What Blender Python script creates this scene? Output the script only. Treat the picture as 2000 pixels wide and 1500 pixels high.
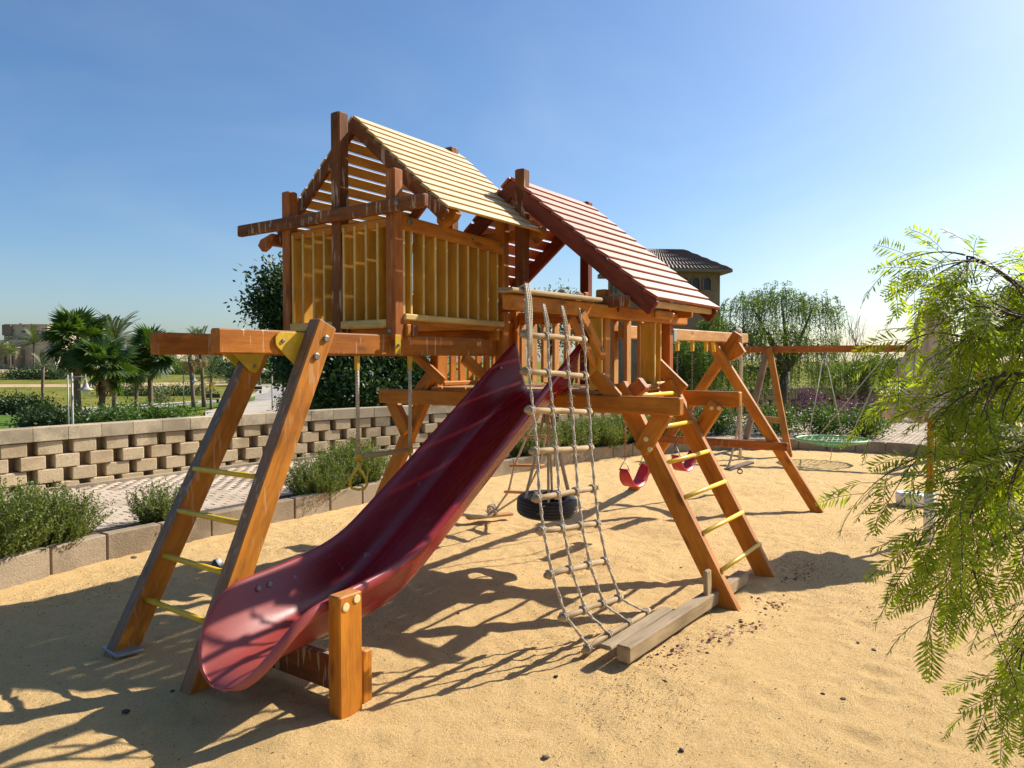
import bpy, bmesh, math, random
import numpy as np
from mathutils import Vector, Matrix, Quaternion
R = math.radians
for o in list(bpy.data.objects): bpy.data.objects.remove(o)
scene = bpy.context.scene
col = scene.collection

# ------------------------------------------------------------------ camera
YAW, PITCH, CAMH, FPX = R(35.0), -math.atan(45/1440.), 1.9, 1440.
FW = Vector((math.cos(PITCH)*math.cos(YAW), math.cos(PITCH)*math.sin(YAW), math.sin(PITCH)))
RT = Vector((math.sin(YAW), -math.cos(YAW), 0.))
UP = RT.cross(FW)
CAM = Vector((0, 0, CAMH))
cd = bpy.data.cameras.new('camera'); cam = bpy.data.objects.new('camera', cd); col.objects.link(cam)
cd.sensor_width = 36.; cd.lens = FPX/2000*36; cd.clip_start = .05; cd.clip_end = 6000
m3 = Matrix((RT, UP, -FW)).transposed()
cam.matrix_world = Matrix.Translation(CAM) @ m3.to_4x4()
scene.camera = cam

# ------------------------------------------------------------------ sky, sun, exposure
SUN_AZ, SUN_EL = R(-22.5), R(37.8)
world = bpy.data.worlds.new('World'); scene.world = world; world.use_nodes = True
wn = world.node_tree.nodes; wl = world.node_tree.links; wn.clear()
sky = wn.new('ShaderNodeTexSky'); sky.sky_type = 'NISHITA'; sky.sun_disc = False
sky.sun_elevation = SUN_EL; sky.sun_rotation = R(90) - SUN_AZ
sky.altitude = 0; sky.air_density = 1.0; sky.dust_density = 1.2; sky.ozone_density = 2.5
bgn = wn.new('ShaderNodeBackground'); bgn.inputs[1].default_value = .083
wo = wn.new('ShaderNodeOutputWorld')
wb = wn.new('ShaderNodeHueSaturation'); wb.inputs['Saturation'].default_value = 1.13; wb.inputs['Value'].default_value = 1.0
cb = wn.new('ShaderNodeMix'); cb.data_type = 'RGBA'; cb.blend_type = 'MULTIPLY'; cb.inputs[0].default_value = 1.0
cb.inputs[7].default_value = (.90, .97, 1.05, 1); wl.new(sky.outputs[0], cb.inputs[6])      # white balance
wl.new(cb.outputs[2], wb.inputs['Color']); tcw = wn.new('ShaderNodeTexCoord'); mpw = wn.new('ShaderNodeMapping'); mpw.inputs[3].default_value = (1.5, 2.6, 5.5); wl.new(tcw.outputs['Generated'], mpw.inputs[0])
nzw = wn.new('ShaderNodeTexNoise'); nzw.inputs['Scale'].default_value = 1.1; nzw.inputs['Detail'].default_value = 5; nzw.inputs['Roughness'].default_value = .55; nzw.inputs['Distortion'].default_value = .6; wl.new(mpw.outputs[0], nzw.inputs['Vector'])
rpw = wn.new('ShaderNodeValToRGB'); rpw.color_ramp.elements[0].position = .42; rpw.color_ramp.elements[0].color = (0, 0, 0, 1); rpw.color_ramp.elements[1].position = .78; rpw.color_ramp.elements[1].color = (.17, .17, .17, 1); wl.new(nzw.outputs[0], rpw.inputs[0])
bwv = wn.new('ShaderNodeHueSaturation'); bwv.inputs['Saturation'].default_value = .25; bwv.inputs['Value'].default_value = 1.12; wl.new(wb.outputs[0], bwv.inputs['Color'])
vmx = wn.new('ShaderNodeMix'); vmx.data_type = 'RGBA'; wl.new(rpw.outputs[0], vmx.inputs[0]); wl.new(wb.outputs[0], vmx.inputs[6]); wl.new(bwv.outputs[0], vmx.inputs[7])
wl.new(vmx.outputs[2], bgn.inputs[0]); wl.new(bgn.outputs[0], wo.inputs[0])
S = Vector((math.cos(SUN_EL)*math.cos(SUN_AZ), math.cos(SUN_EL)*math.sin(SUN_AZ), math.sin(SUN_EL)))
sl = bpy.data.lights.new('sun', 'SUN'); sl.energy = 5.0; sl.angle = R(.55); sl.color = (1.0, .92, .80)
so = bpy.data.objects.new('sun', sl); col.objects.link(so); so.rotation_euler = S.to_track_quat('Z', 'Y').to_euler()
so.location = (0, 0, 30)
vs = scene.view_settings
scene.display_settings.display_device = 'sRGB'
vs.view_transform = 'Standard'; vs.look = 'None'; vs.exposure = .75; vs.gamma = 1.0; vs.use_curve_mapping = False

# ------------------------------------------------------------------ helpers
def ray(x, y): return FW + RT*((x-1000)/FPX) - UP*((y-750)/FPX)
def at(x, y, X=None, Y=None, Z=None, D=None):
    r = ray(x, y)
    if X is not None: t = X/r.x
    elif Y is not None: t = Y/r.y
    elif Z is not None: t = (Z-CAMH)/r.z
    else: t = D
    return CAM + r*t
FWH = Vector((math.cos(YAW), math.sin(YAW), 0))
def cs(px, s, z=0.0):        # a ground position at distance s along the view, in the direction of column px
    p = FWH*s + RT*((px-1000)/FPX*s); return Vector((p.x, p.y, z))

MATS = {}
WM = {}
def link(o, M=None, parent=None):
    M = M if M is not None else Matrix.Identity(4)
    col.objects.link(o); WM[o.name] = M.copy()
    if parent is not None:
        o.parent = parent; o.matrix_parent_inverse = WM[parent.name].inverted()
    o.matrix_basis = M
    return o
def tag(o, label=None, cat=None, group=None, kind=None):
    if label: o['label'] = label
    if cat: o['category'] = cat
    if group: o['group'] = group
    if kind: o['kind'] = kind
    return o
def empty(name, loc=(0, 0, 0), label=None, cat=None, group=None, kind=None):
    o = bpy.data.objects.new(name, None); o.empty_display_size = .2
    link(o, Matrix.Translation(loc)); return tag(o, label, cat, group, kind)
def mesh_np(name, v, f, mat=None, smooth=False):
    v = np.asarray(v, dtype=np.float32); f = np.asarray(f, dtype=np.int32)
    me = bpy.data.meshes.new(name); n = f.shape[1]
    me.vertices.add(len(v)); me.vertices.foreach_set('co', v.ravel())
    me.loops.add(f.size); me.loops.foreach_set('vertex_index', f.ravel())
    me.polygons.add(len(f)); me.polygons.foreach_set('loop_start', np.arange(0, f.size, n, dtype=np.int32))
    me.polygons.foreach_set('loop_total', np.full(len(f), n, dtype=np.int32))
    if smooth: me.polygons.foreach_set('use_smooth', np.ones(len(f), dtype=bool))
    me.update(calc_edges=True); me.validate()
    if mat: me.materials.append(MATS[mat])
    return me
def mesh_py(name, v, f, mat=None, smooth=False):
    me = bpy.data.meshes.new(name); me.from_pydata([tuple(p) for p in v], [], f); me.update()
    if smooth:
        for p in me.polygons: p.use_smooth = True
    if mat: me.materials.append(MATS[mat])
    return me
def obj(name, me, parent=None, M=None):
    return link(bpy.data.objects.new(name, me), M, parent)

_tc = {}
def timber_mesh(L, w, h, mat, ch=.009):
    key = (round(L, 3), round(w, 3), round(h, 3), mat, ch)
    if key in _tc: return _tc[key]
    c = min(ch, w*.3, h*.3)
    def ring(x, d):
        a, b = w/2-d, h/2-d
        return [(x, -a+c, -b), (x, a-c, -b), (x, a, -b+c), (x, a, b-c), (x, a-c, b), (x, -a+c, b), (x, -a, b-c), (x, -a, -b+c)]
    v = ring(0, c) + ring(c, 0) + ring(L-c, 0) + ring(L, c)
    f = [tuple(range(7, -1, -1))]
    for k in range(3):
        for i in range(8):
            j = (i+1) % 8; f.append((k*8+i, k*8+j, (k+1)*8+j, (k+1)*8+i))
    f.append(tuple(range(24, 32)))
    me = mesh_py('timber', v, f, mat)
    if mat == 'yellow_slat':
        me.materials.append(MATS['cream_rail'])  # narrow slat edges turned cream: the light they catch is in the colour
        for p in me.polygons:
            n_ = p.normal
            if (w < h and abs(n_.z) > .6) or (w >= h and abs(n_.y) > .6): p.material_index = 1
    _tc[key] = me; return me
def frame(p0, p1, up=(0, 0, 1)):
    p0, p1 = Vector(p0), Vector(p1); x = (p1-p0).normalized(); u = Vector(up)
    y = u.cross(x)
    if y.length < 1e-4: y = Vector((0, 1, 0)).cross(x)
    y.normalize(); z = x.cross(y)
    return Matrix(((x.x, y.x, z.x, p0.x), (x.y, y.y, z.y, p0.y), (x.z, y.z, z.z, p0.z), (0, 0, 0, 1)))
def timber(name, p0, p1, w, h, mat, parent, up=(0, 0, 1), ch=.009):
    """a chamfered length of wood from p0 to p1 (centre line), w across, h along 'up'"""
    L = (Vector(p1)-Vector(p0)).length
    return obj(name, timber_mesh(L, w, h, mat, ch), parent, frame(p0, p1, up))
def tube_data(pts, r, n=8, cap=True):
    pts = [Vector(p) for p in pts]; v = []; f = []
    rs = r if isinstance(r, (list, tuple)) else [r]*len(pts)
    prev = None
    for i, p in enumerate(pts):
        t = (pts[min(i+1, len(pts)-1)]-pts[max(i-1, 0)]).normalized()
        if prev is None:
            a = Vector((0, 0, 1)) if abs(t.z) < .9 else Vector((1, 0, 0)); u = t.cross(a).normalized()
        else:
            u = (prev - t*prev.dot(t))
            u = u.normalized() if u.length > 1e-5 else t.orthogonal().normalized()
        prev = u; w = t.cross(u)
        for k in range(n):
            a = 2*math.pi*k/n; v.append(p + (u*math.cos(a)+w*math.sin(a))*rs[i])
    for i in range(len(pts)-1):
        for k in range(n):
            j = (k+1) % n; f.append((i*n+k, i*n+j, (i+1)*n+j, (i+1)*n+k))
    if cap:
        f.append(tuple(range(n-1, -1, -1))); f.append(tuple(range((len(pts)-1)*n, len(pts)*n)))
    return v, f
def tube(name, pts, r, mat, parent=None, n=8, smooth=True):
    v, f = tube_data(pts, r, n); return obj(name, mesh_py(name, v, f, mat, smooth), parent)
def join_data(parts):
    V, F = [], []
    for v, f in parts:
        k = len(V); V += list(v); F += [tuple(i+k for i in q) for q in f]
    return V, F
def box_data(x0, x1, y0, y1, z0, z1):
    v = [(x0, y0, z0), (x1, y0, z0), (x1, y1, z0), (x0, y1, z0), (x0, y0, z1), (x1, y0, z1), (x1, y1, z1), (x0, y1, z1)]
    f = [(3, 2, 1, 0), (4, 5, 6, 7), (0, 1, 5, 4), (1, 2, 6, 5), (2, 3, 7, 6), (3, 0, 4, 7)]
    return v, f
def bevelled(name, data, mat, off, seg=1):
    me = mesh_py(name, data[0], data[1]); bm = bmesh.new(); bm.from_mesh(me)
    bmesh.ops.bevel(bm, geom=list(bm.edges), offset=off, segments=seg, affect='EDGES', profile=.5)
    bm.to_mesh(me); bm.free(); me.materials.append(MATS[mat]); return me
def lathe_data(prof, n=16, ctr=(0, 0)):
    v = []; f = []
    for r, z in prof:
        for k in range(n):
            a = 2*math.pi*k/n; v.append((ctr[0]+r*math.cos(a), ctr[1]+r*math.sin(a), z))
    for i in range(len(prof)-1):
        for k in range(n):
            j = (k+1) % n; f.append((i*n+k, i*n+j, (i+1)*n+j, (i+1)*n+k))
    return v, f
def disc_data(c, nrm, r, h, n=12):
    return tube_data([Vector(c), Vector(c)+Vector(nrm).normalized()*h*.7, Vector(c)+Vector(nrm).normalized()*h], [r, r, r*.75], n)

# ------------------------------------------------------------------ materials
def newmat(name):
    m = bpy.data.materials.new(name); m.use_nodes = True; MATS[name] = m
    nt = m.node_tree; nt.nodes.clear()
    out = nt.nodes.new('ShaderNodeOutputMaterial'); b = nt.nodes.new('ShaderNodeBsdfPrincipled')
    nt.links.new(b.outputs[0], out.inputs[0]); return m, nt, b, out
def N(nt, t, **k):
    n = nt.nodes.new(t)
    for a, b in k.items():
        if a.startswith('i_'): n.inputs[int(a[2:])].default_value = b
        else: setattr(n, a, b)
    return n
def ramp(nt, src, stops, interp='LINEAR'):
    r = nt.nodes.new('ShaderNodeValToRGB'); r.color_ramp.interpolation = interp
    e = r.color_ramp.elements
    while len(e) < len(stops): e.new(.5)
    for i, (p, c) in enumerate(stops):
        e[i].position = p; e[i].color = (*c, 1) if len(c) == 3 else c
    nt.links.new(src, r.inputs[0]); return r.outputs[0]
def mixc(nt, fac, a, b, mode='MIX'):
    m = nt.nodes.new('ShaderNodeMix'); m.data_type = 'RGBA'; m.blend_type = mode
    for s, v in ((0, fac), (6, a), (7, b)):
        if hasattr(v, 'is_output'): nt.links.new(v, m.inputs[s])
        else: m.inputs[s].default_value = v if s == 0 else ((*v, 1) if len(v) == 3 else v)
    return m.outputs[2]
def math_(nt, op, a, b=None):
    m = nt.nodes.new('ShaderNodeMath'); m.operation = op
    for s, v in ((0, a), (1, b)):
        if v is None: continue
        if hasattr(v, 'is_output'): nt.links.new(v, m.inputs[s])
        else: m.inputs[s].default_value = v
    return m.outputs[0]
def coords(nt, scale=(1, 1, 1), rnd=True, kind='Object'):
    tc = nt.nodes.new('ShaderNodeTexCoord'); mp = nt.nodes.new('ShaderNodeMapping')
    nt.links.new(tc.outputs[kind], mp.inputs[0]); mp.inputs[3].default_value = scale
    if rnd:
        oi = nt.nodes.new('ShaderNodeObjectInfo'); vm = nt.nodes.new('ShaderNodeVectorMath'); vm.operation = 'SCALE'
        vm.inputs[0].default_value = (31., 17., 23.); nt.links.new(oi.outputs['Random'], vm.inputs['Scale'])
        nt.links.new(vm.outputs[0], mp.inputs[1])
    return mp.outputs[0]
def noise(nt, vec, scale, detail=4, rough=.55, out=0):
    n = nt.nodes.new('ShaderNodeTexNoise'); n.inputs['Scale'].default_value = scale
    n.inputs['Detail'].default_value = detail; n.inputs['Roughness'].default_value = rough
    if vec is not None: nt.links.new(vec, n.inputs['Vector'])
    return n.outputs[out]
def bump(nt, b, h, strength=.3, dist=.01, prev=None):
    n = nt.nodes.new('ShaderNodeBump'); n.inputs['Strength'].default_value = strength; n.inputs['Distance'].default_value = dist
    nt.links.new(h, n.inputs['Height'])
    if prev is not None: nt.links.new(prev, n.inputs['Normal'])
    nt.links.new(n.outputs[0], b.inputs['Normal']); return n.outputs[0]

def wood(name, light, dark, rough=.5, grey=.0, drips=0., knots=.6, gloss=.22, wcol=((.12, .095, .075), (.33, .28, .23)), wmin=.25):
    m, nt, b, out = newmat(name)
    v = coords(nt, (1.1, 14, 14)); v2 = coords(nt, (1.6, 5, 5)); v3 = coords(nt, (3, 60, 60))
    g = noise(nt, v, 2.0, 6, .6); g2 = noise(nt, v2, 1.3, 3); g3 = noise(nt, v3, 2.0, 3)
    c = ramp(nt, g, [(.25, dark), (.5, light), (.75, tuple(min(1, x*1.25) for x in light))])
    c = mixc(nt, .55, c, ramp(nt, g2, [(.3, tuple(x*.62 for x in dark)), (.65, light)]), 'MIX')
    pt = noise(nt, coords(nt, (1.3, 2.2, 2.2)), 1.6, 5, .65)
    c = mixc(nt, ramp(nt, pt, [(.46, (0,)*3), (.68, (.42,)*3)]), c, tuple(x*.55 for x in dark))
    c = mixc(nt, ramp(nt, g3, [(.58, (0,)*3), (.72, (.45,)*3)]), c, tuple(x*.4 for x in dark))
    # dark end grain and small knots
    vk = nt.nodes.new('ShaderNodeTexVoronoi'); vk.inputs['Scale'].default_value = 1.0
    nt.links.new(coords(nt, (2.4, 7, 7)), vk.inputs['Vector'])
    kn = ramp(nt, vk.outputs[0], [(.08, (1, 1, 1)), (.22, (0, 0, 0))])
    c = mixc(nt, math_(nt, 'MULTIPLY', kn, knots), c, tuple(x*.25 for x in dark))
    gm = nt.nodes.new('ShaderNodeNewGeometry'); sx = nt.nodes.new('ShaderNodeSeparateXYZ'); nt.links.new(gm.outputs['Normal'], sx.inputs[0])
    if grey > 0:
        mk = ramp(nt, sx.outputs[2], [(.08, (0, 0, 0)), (.45, (1, 1, 1))])
        mk = math_(nt, 'MULTIPLY', mk, ramp(nt, g2, [(.25, (wmin,)*3), (.6, (1,)*3)]))
        c = mixc(nt, math_(nt, 'MULTIPLY', mk, grey), c, ramp(nt, g3, [(.3, wcol[0]), (.7, wcol[1])]))
    if drips > 0:
        tc = nt.nodes.new('ShaderNodeTexCoord'); mp = nt.nodes.new('ShaderNodeMapping'); mp.inputs[3].default_value = (34, 34, 3.2)
        nt.links.new(tc.outputs['Object'], mp.inputs[0])
        # streaks run across the grain (down the face), so use world position
        gp = nt.nodes.new('ShaderNodeMapping'); gp.inputs[3].default_value = (30, 30, 3.5); nt.links.new(gm.outputs['Position'], gp.inputs[0])
        dn = noise(nt, gp.outputs[0], 1.0, 2, .5); big = noise(nt, gm.outputs['Position'], 3.0, 2)
        dm = math_(nt, 'MULTIPLY', ramp(nt, dn, [(.585, (0,)*3), (.625, (1,)*3)]), ramp(nt, big, [(.40, (0,)*3), (.56, (1,)*3)]))
        c = mixc(nt, math_(nt, 'MULTIPLY', dm, drips), c, (.66, .52, .36))
    nt.links.new(c, b.inputs['Base Color'])
    nt.links.new(ramp(nt, g, [(.2, (rough+.18,)*3), (.8, (rough-.08,)*3)]), b.inputs['Roughness'])
    b.inputs['Specular IOR Level'].default_value = gloss
    h = mixc(nt, .5, g, g3)
    bump(nt, b, h, .35, .006)
    return m
wood('stain', (.58, .212, .020), (.33, .098, .009), .55, grey=.25, drips=.0)
wood('stain_drip', (.45, .148, .014), (.25, .068, .007), .55, grey=.5, drips=.55)
wood('stain_leg', (.55, .205, .020), (.27, .080, .010), .6, grey=1., drips=.25, wmin=.6, wcol=((.07, .055, .042), (.22, .175, .135)))
wood('stain_dark', (.26, .085, .021), (.09, .030, .011), .65, grey=.5, drips=.5)
wood('stain_red', (.44, .135, .020), (.24, .062, .011), .55, grey=.25, drips=.15)
wood('stain_pale', (.62, .32, .105), (.42, .185, .045), .6, grey=.4)
wood('weathered', (.46, .34, .19), (.26, .18, .095), .8, grey=.5, knots=.3, gloss=.15)
wood('yellow_slat', (.70, .37, .042), (.58, .28, .026), .55, grey=.0, knots=.15)
wood('cream_rail', (.74, .52, .19), (.62, .41, .12), .6, knots=.15)
wood('yellow_roof', (.66, .36, .055), (.56, .28, .035), .5, grey=1., knots=.05, gloss=.5, wmin=.8, wcol=((.55, .44, .28), (.66, .54, .37)))  # upward faces paled: fading, plus sun glare put into the colour
wood('red_roof', (.40, .075, .022), (.30, .050, .016), .48, grey=1., knots=.05, gloss=.5, wmin=.8, wcol=((.50, .29, .21), (.62, .39, .30)))  # pinkish upward faces hold fading and painted-in sun glare
wood('red_rafter', (.22, .045, .018), (.11, .022, .010), .55, grey=.2)
wood('rung_wood', (.52, .37, .19), (.31, .20, .095), .7, grey=.35, knots=.2)
wood('grey_timber', (.27, .20, .15), (.15, .105, .08), .75, grey=.5)

def plain(name, c, rough=.5, metal=0., var=.25, scale=8., bstr=.0, spec=.5, c2=None):
    m, nt, b, out = newmat(name); v = coords(nt)
    n = noise(nt, v, scale, 4)
    lo = tuple(x*(1-var) for x in c) if c2 is None else c2
    nt.links.new(ramp(nt, n, [(.3, lo), (.7, c)]), b.inputs['Base Color'])
    b.inputs['Roughness'].default_value = rough; b.inputs['Metallic'].default_value = metal; b.inputs['Specular IOR Level'].default_value = spec
    if bstr: bump(nt, b, noise(nt, v, scale*4, 3), bstr, .01)
    return m
plain('yellow_plastic', (.72, .47, .02), .45, var=.22, scale=9)
plain('yellow_bracket', (.66, .40, .012), .45, var=.25, scale=12, bstr=.1)
plain('cap_pale', (.80, .66, .34), .5, var=.15)
plain('bolt', (.30, .27, .24), .45, .7, var=.4, scale=40)
plain('green_cap', (.03, .22, .14), .5)
plain('chain', (.16, .10, .06), .55, .4, var=.6, scale=60)
plain('rust_chain', (.42, .15, .04), .7, .1, var=.4, scale=60)
plain('rubber', (.018, .018, .019), .55, var=.4, scale=30, bstr=.15)
plain('swing_red', (.50, .022, .03), .4, var=.2)
plain('swing_purple', (.24, .03, .10), .4, var=.2)
plain('green_net', (.16, .40, .16), .5, var=.3, scale=30)
plain('green_ring', (.22, .48, .20), .5, var=.2)
plain('white_plastic', (.74, .72, .68), .5, var=.12)
plain('metal_grey', (.38, .38, .37), .45, .5, var=.2)
plain('lamp_paint', (.36, .34, .32), .5, .0, var=.15)
plain('glass_lamp', (.75, .72, .68), .3, var=.1)
plain('bench_dark', (.05, .035, .03), .6)
plain('window_dark', (.028, .024, .022), .25, var=.5)
plain('trunk_palm', (.20, .145, .095), .85, var=.5, scale=14, bstr=.6)
plain('trunk', (.13, .095, .065), .85, var=.5, scale=20, bstr=.6)
plain('twig', (.10, .055, .045), .8, var=.4, scale=30)
plain('fabric', (.62, .52, .38), .9, var=.12, scale=5)
plain('soil', (.10, .075, .05), .95, var=.5, scale=20, bstr=.6)
plain('stone', (.24, .18, .12), .85, var=.5, scale=30, bstr=.4)
plain('stone_dark', (.06, .045, .04), .85, var=.5, scale=30, bstr=.4)
plain('ball_white', (.55, .56, .52), .4, var=.1); plain('ball_black', (.03, .04, .06), .35, var=.3)
plain('debris', (.13, .075, .035), .9, var=.6, scale=2)
plain('petal', (.30, .13, .10), .8, var=.5, scale=3)

def rope_mat():
    m, nt, b, out = newmat('rope'); v = coords(nt)
    w = nt.nodes.new('ShaderNodeTexWave'); w.wave_type = 'BANDS'; w.bands_direction = 'DIAGONAL'
    w.inputs['Scale'].default_value = 28; w.inputs['Distortion'].default_value = 1.5; nt.links.new(v, w.inputs['Vector'])
    n = noise(nt, v, 30, 4)
    c = mixc(nt, .5, ramp(nt, w.outputs[1], [(.1, (.36, .29, .20)), (.6, (.60, .52, .40))]), ramp(nt, n, [(.3, (.30, .24, .17)), (.7, (.62, .55, .44))]))
    nt.links.new(c, b.inputs['Base Color']); b.inputs['Roughness'].default_value = .95; b.inputs['Specular IOR Level'].default_value = .1
    bump(nt, b, w.outputs[1], .4, .004)
rope_mat()

def sand_mat():
    m, nt, b, out = newmat('sand'); v = coords(nt, rnd=False)
    n1 = noise(nt, v, .55, 4); n2 = noise(nt, v, 6, 6, .65); n3 = noise(nt, v, 130, 4, .75); n4 = noise(nt, v, 36, 6, .78)
    c = ramp(nt, n1, [(.3, (.64, .415, .165)), (.7, (.74, .50, .22))])
    c = mixc(nt, .5, c, ramp(nt, n2, [(.3, (.58, .355, .12)), (.7, (.78, .545, .27))]))
    c = mixc(nt, .48, c, ramp(nt, n3, [(.32, (.30, .165, .06)), (.54, (.86, .61, .29))]))
    # darker organic grit lying in patches
    gm = math_(nt, 'MULTIPLY', ramp(nt, n4, [(.54, (0,)*3), (.62, (1,)*3)]), ramp(nt, noise(nt, v, 1.7, 4), [(.40, (0,)*3), (.66, (1,)*3)]))
    c = mixc(nt, math_(nt, 'MULTIPLY', gm, .38), c, (.22, .135, .06))
    nt.links.new(c, b.inputs['Base Color']); b.inputs['Roughness'].default_value = .95; b.inputs['Specular IOR Level'].default_value = .15
    h = mixc(nt, .35, n4, n3); k = bump(nt, b, h, 1.0, .038)
    bump(nt, b, n2, .4, .02, k)
sand_mat()

def block_mat(name, lo, hi, stain, sc=1.):
    m, nt, b, out = newmat(name); v = coords(nt)
    n = noise(nt, v, 3*sc, 5); f = noise(nt, v, 60*sc, 3, .7)
    c = ramp(nt, n, [(.3, lo), (.7, hi)])
    c = mixc(nt, .5, c, ramp(nt, f, [(.32, tuple(x*.55 for x in lo)), (.6, tuple(min(1, x*1.12) for x in hi))]))
    gmn = nt.nodes.new('ShaderNodeNewGeometry'); st = noise(nt, gmn.outputs['Position'], 1.7*sc, 5, .65)
    c = mixc(nt, ramp(nt, st, [(.47, (0,)*3), (.62, (.75,)*3)]), c, tuple(x*.62 for x in stain))
    oi = nt.nodes.new('ShaderNodeObjectInfo')
    c = mixc(nt, ramp(nt, oi.outputs['Random'], [(.0, (0,)*3), (1, (.65,)*3)]), c, stain)
    nt.links.new(c, b.inputs['Base Color']); b.inputs['Roughness'].default_value = .92; b.inputs['Specular IOR Level'].default_value = .15
    bump(nt, b, f, .7, .01)
block_mat('block', (.46, .36, .22), (.60, .48, .31), (.42, .31, .18))
block_mat('coping', (.46, .37, .24), (.64, .53, .36), (.30, .245, .165))
block_mat('kerbstone', (.30, .24, .165), (.44, .36, .26), (.27, .21, .14))
block_mat('paver', (.47, .38, .285), (.56, .465, .36), (.42, .33, .24))
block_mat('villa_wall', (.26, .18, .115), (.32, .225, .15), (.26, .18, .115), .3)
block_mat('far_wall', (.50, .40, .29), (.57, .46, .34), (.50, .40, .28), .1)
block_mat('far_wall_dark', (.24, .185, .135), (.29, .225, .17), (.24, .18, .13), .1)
block_mat('road', (.30, .275, .245), (.36, .335, .30), (.30, .27, .24), .4)
block_mat('pavement', (.42, .37, .30), (.50, .45, .37), (.42, .37, .30), .4)
block_mat('joint', (.20, .15, .10), (.27, .21, .14), (.20, .15, .10))
plain('roof_tile', (.20, .125, .085), .7, var=.5, scale=30, bstr=.3)

def grass_mat(name, a, bcol, cc, sc):
    m, nt, b, out = newmat(name); v = coords(nt, rnd=False)
    n = noise(nt, v, sc, 5, .6); f = noise(nt, v, sc*14, 3, .7)
    c = ramp(nt, n, [(.32, a), (.5, bcol), (.68, cc)])
    c = mixc(nt, .4, c, ramp(nt, f, [(.3, tuple(x*.5 for x in a)), (.7, tuple(min(1, x*1.3) for x in bcol))]))
    nt.links.new(c, b.inputs['Base Color']); b.inputs['Roughness'].default_value = 1; b.inputs['Specular IOR Level'].default_value = .05
    bump(nt, b, f, .8, .2)
grass_mat('lawn_dry', (.085, .12, .018), (.18, .185, .035), (.33, .26, .085), .28)
grass_mat('lawn_green', (.07, .14, .02), (.10, .18, .03), (.15, .20, .04), .3)
grass_mat('desert', (.40, .30, .17), (.48, .36, .21), (.30, .25, .12), .03)

def leaf(name, a, bcol, trans=.45, rough=.5, spec=.35, nsc=1.6):
    m, nt, b, out = newmat(name)
    g = nt.nodes.new('ShaderNodeNewGeometry')
    tcn = nt.nodes.new('ShaderNodeTexCoord'); big = noise(nt, tcn.outputs['Object'], nsc, 2)
    f = math_(nt, 'ADD', math_(nt, 'MULTIPLY', g.outputs['Random Per Island'], .5), math_(nt, 'MULTIPLY', big, .7))
    c = ramp(nt, f, [(.15, a), (.85, bcol)])
    nt.links.new(c, b.inputs['Base Color']); b.inputs['Roughness'].default_value = rough; b.inputs['Specular IOR Level'].default_value = spec
    t = nt.nodes.new('ShaderNodeBsdfTranslucent'); nt.links.new(mixc(nt, 1., c, (1.5, 1.6, .5), 'MULTIPLY'), t.inputs[0])
    mx = nt.nodes.new('ShaderNodeMixShader'); mx.inputs[0].default_value = trans
    nt.links.new(b.outputs[0], mx.inputs[1]); nt.links.new(t.outputs[0], mx.inputs[2]); nt.links.new(mx.outputs[0], out.inputs[0])
leaf('leaf_pepper', (.07, .14, .014), (.36, .41, .03), .55, nsc=7.)
leaf('leaf_pepper_far', (.045, .085, .014), (.13, .19, .03), .4)
leaf('leaf_rosemary', (.055, .085, .02), (.17, .20, .05), .3)
leaf('leaf_dark', (.014, .035, .010), (.045, .085, .022), .2)
leaf('leaf_palm', (.028, .065, .014), (.085, .14, .032), .3)
leaf('leaf_date', (.05, .08, .03), (.12, .15, .06), .3)
leaf('leaf_dead', (.22, .14, .07), (.42, .30, .16), .3, .8)
leaf('leaf_hedge', (.03, .07, .012), (.10, .17, .03), .3)
leaf('leaf_grey', (.06, .085, .035), (.14, .16, .08), .3)
leaf('flower_purple', (.045, .03, .05), (.21, .055, .24), .25)

def slide_mat():
    m, nt, b, out = newmat('slide_plastic'); v = coords(nt, rnd=False)
    n = noise(nt, v, 2.2, 4); c = ramp(nt, n, [(.3, (.19, .0035, .008)), (.7, (.245, .007, .012))])
    gm = nt.nodes.new('ShaderNodeNewGeometry')
    sp = noise(nt, v, 22, 2, .5); big = noise(nt, v, 2.6, 2)
    spots = math_(nt, 'MULTIPLY', ramp(nt, sp, [(.70, (0,)*3), (.74, (1,)*3)]), ramp(nt, big, [(.5, (0,)*3), (.62, (1,)*3)]))
    c = mixc(nt, math_(nt, 'MULTIPLY', spots, .45), c, (.42, .30, .28))
    # fine scratches along the run
    sc = coords(nt, (2, 90, 6), False); s2 = noise(nt, sc, 1.0, 3)
    scr = ramp(nt, s2, [(.66, (0,)*3), (.70, (1,)*3)])
    c = mixc(nt, math_(nt, 'MULTIPLY', scr, .16), c, (.5, .25, .24))
    # sunlit glare of the mouth put into the colour: matt pinkish patch, ragged edge
    px = nt.nodes.new('ShaderNodeSeparateXYZ'); nt.links.new(gm.outputs['Position'], px.inputs[0])
    e = math_(nt, 'ADD', px.outputs[0], math_(nt, 'MULTIPLY', noise(nt, v, 3, 4), .5))
    mouth_glare = ramp(nt, math_(nt, 'DIVIDE', math_(nt, 'SUBTRACT', e, 2.3), 1.6), [(.15, (1,)*3), (.75, (0,)*3)])
    c = mixc(nt, math_(nt, 'MULTIPLY', mouth_glare, .6), c, (.42, .11, .08))
    nt.links.new(c, b.inputs['Base Color']); b.inputs['Specular IOR Level'].default_value = .6
    rg = mixc(nt, .5, ramp(nt, n, [(.3, (.16,)*3), (.7, (.26,)*3)]), ramp(nt, s2, [(.3, (.22,)*3), (.8, (.45,)*3)]))
    nt.links.new(mixc(nt, mouth_glare, rg, (.46, .46, .46)), b.inputs['Roughness'])
    bump(nt, b, noise(nt, v, 7, 3), .05, .02)
slide_mat()

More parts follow.
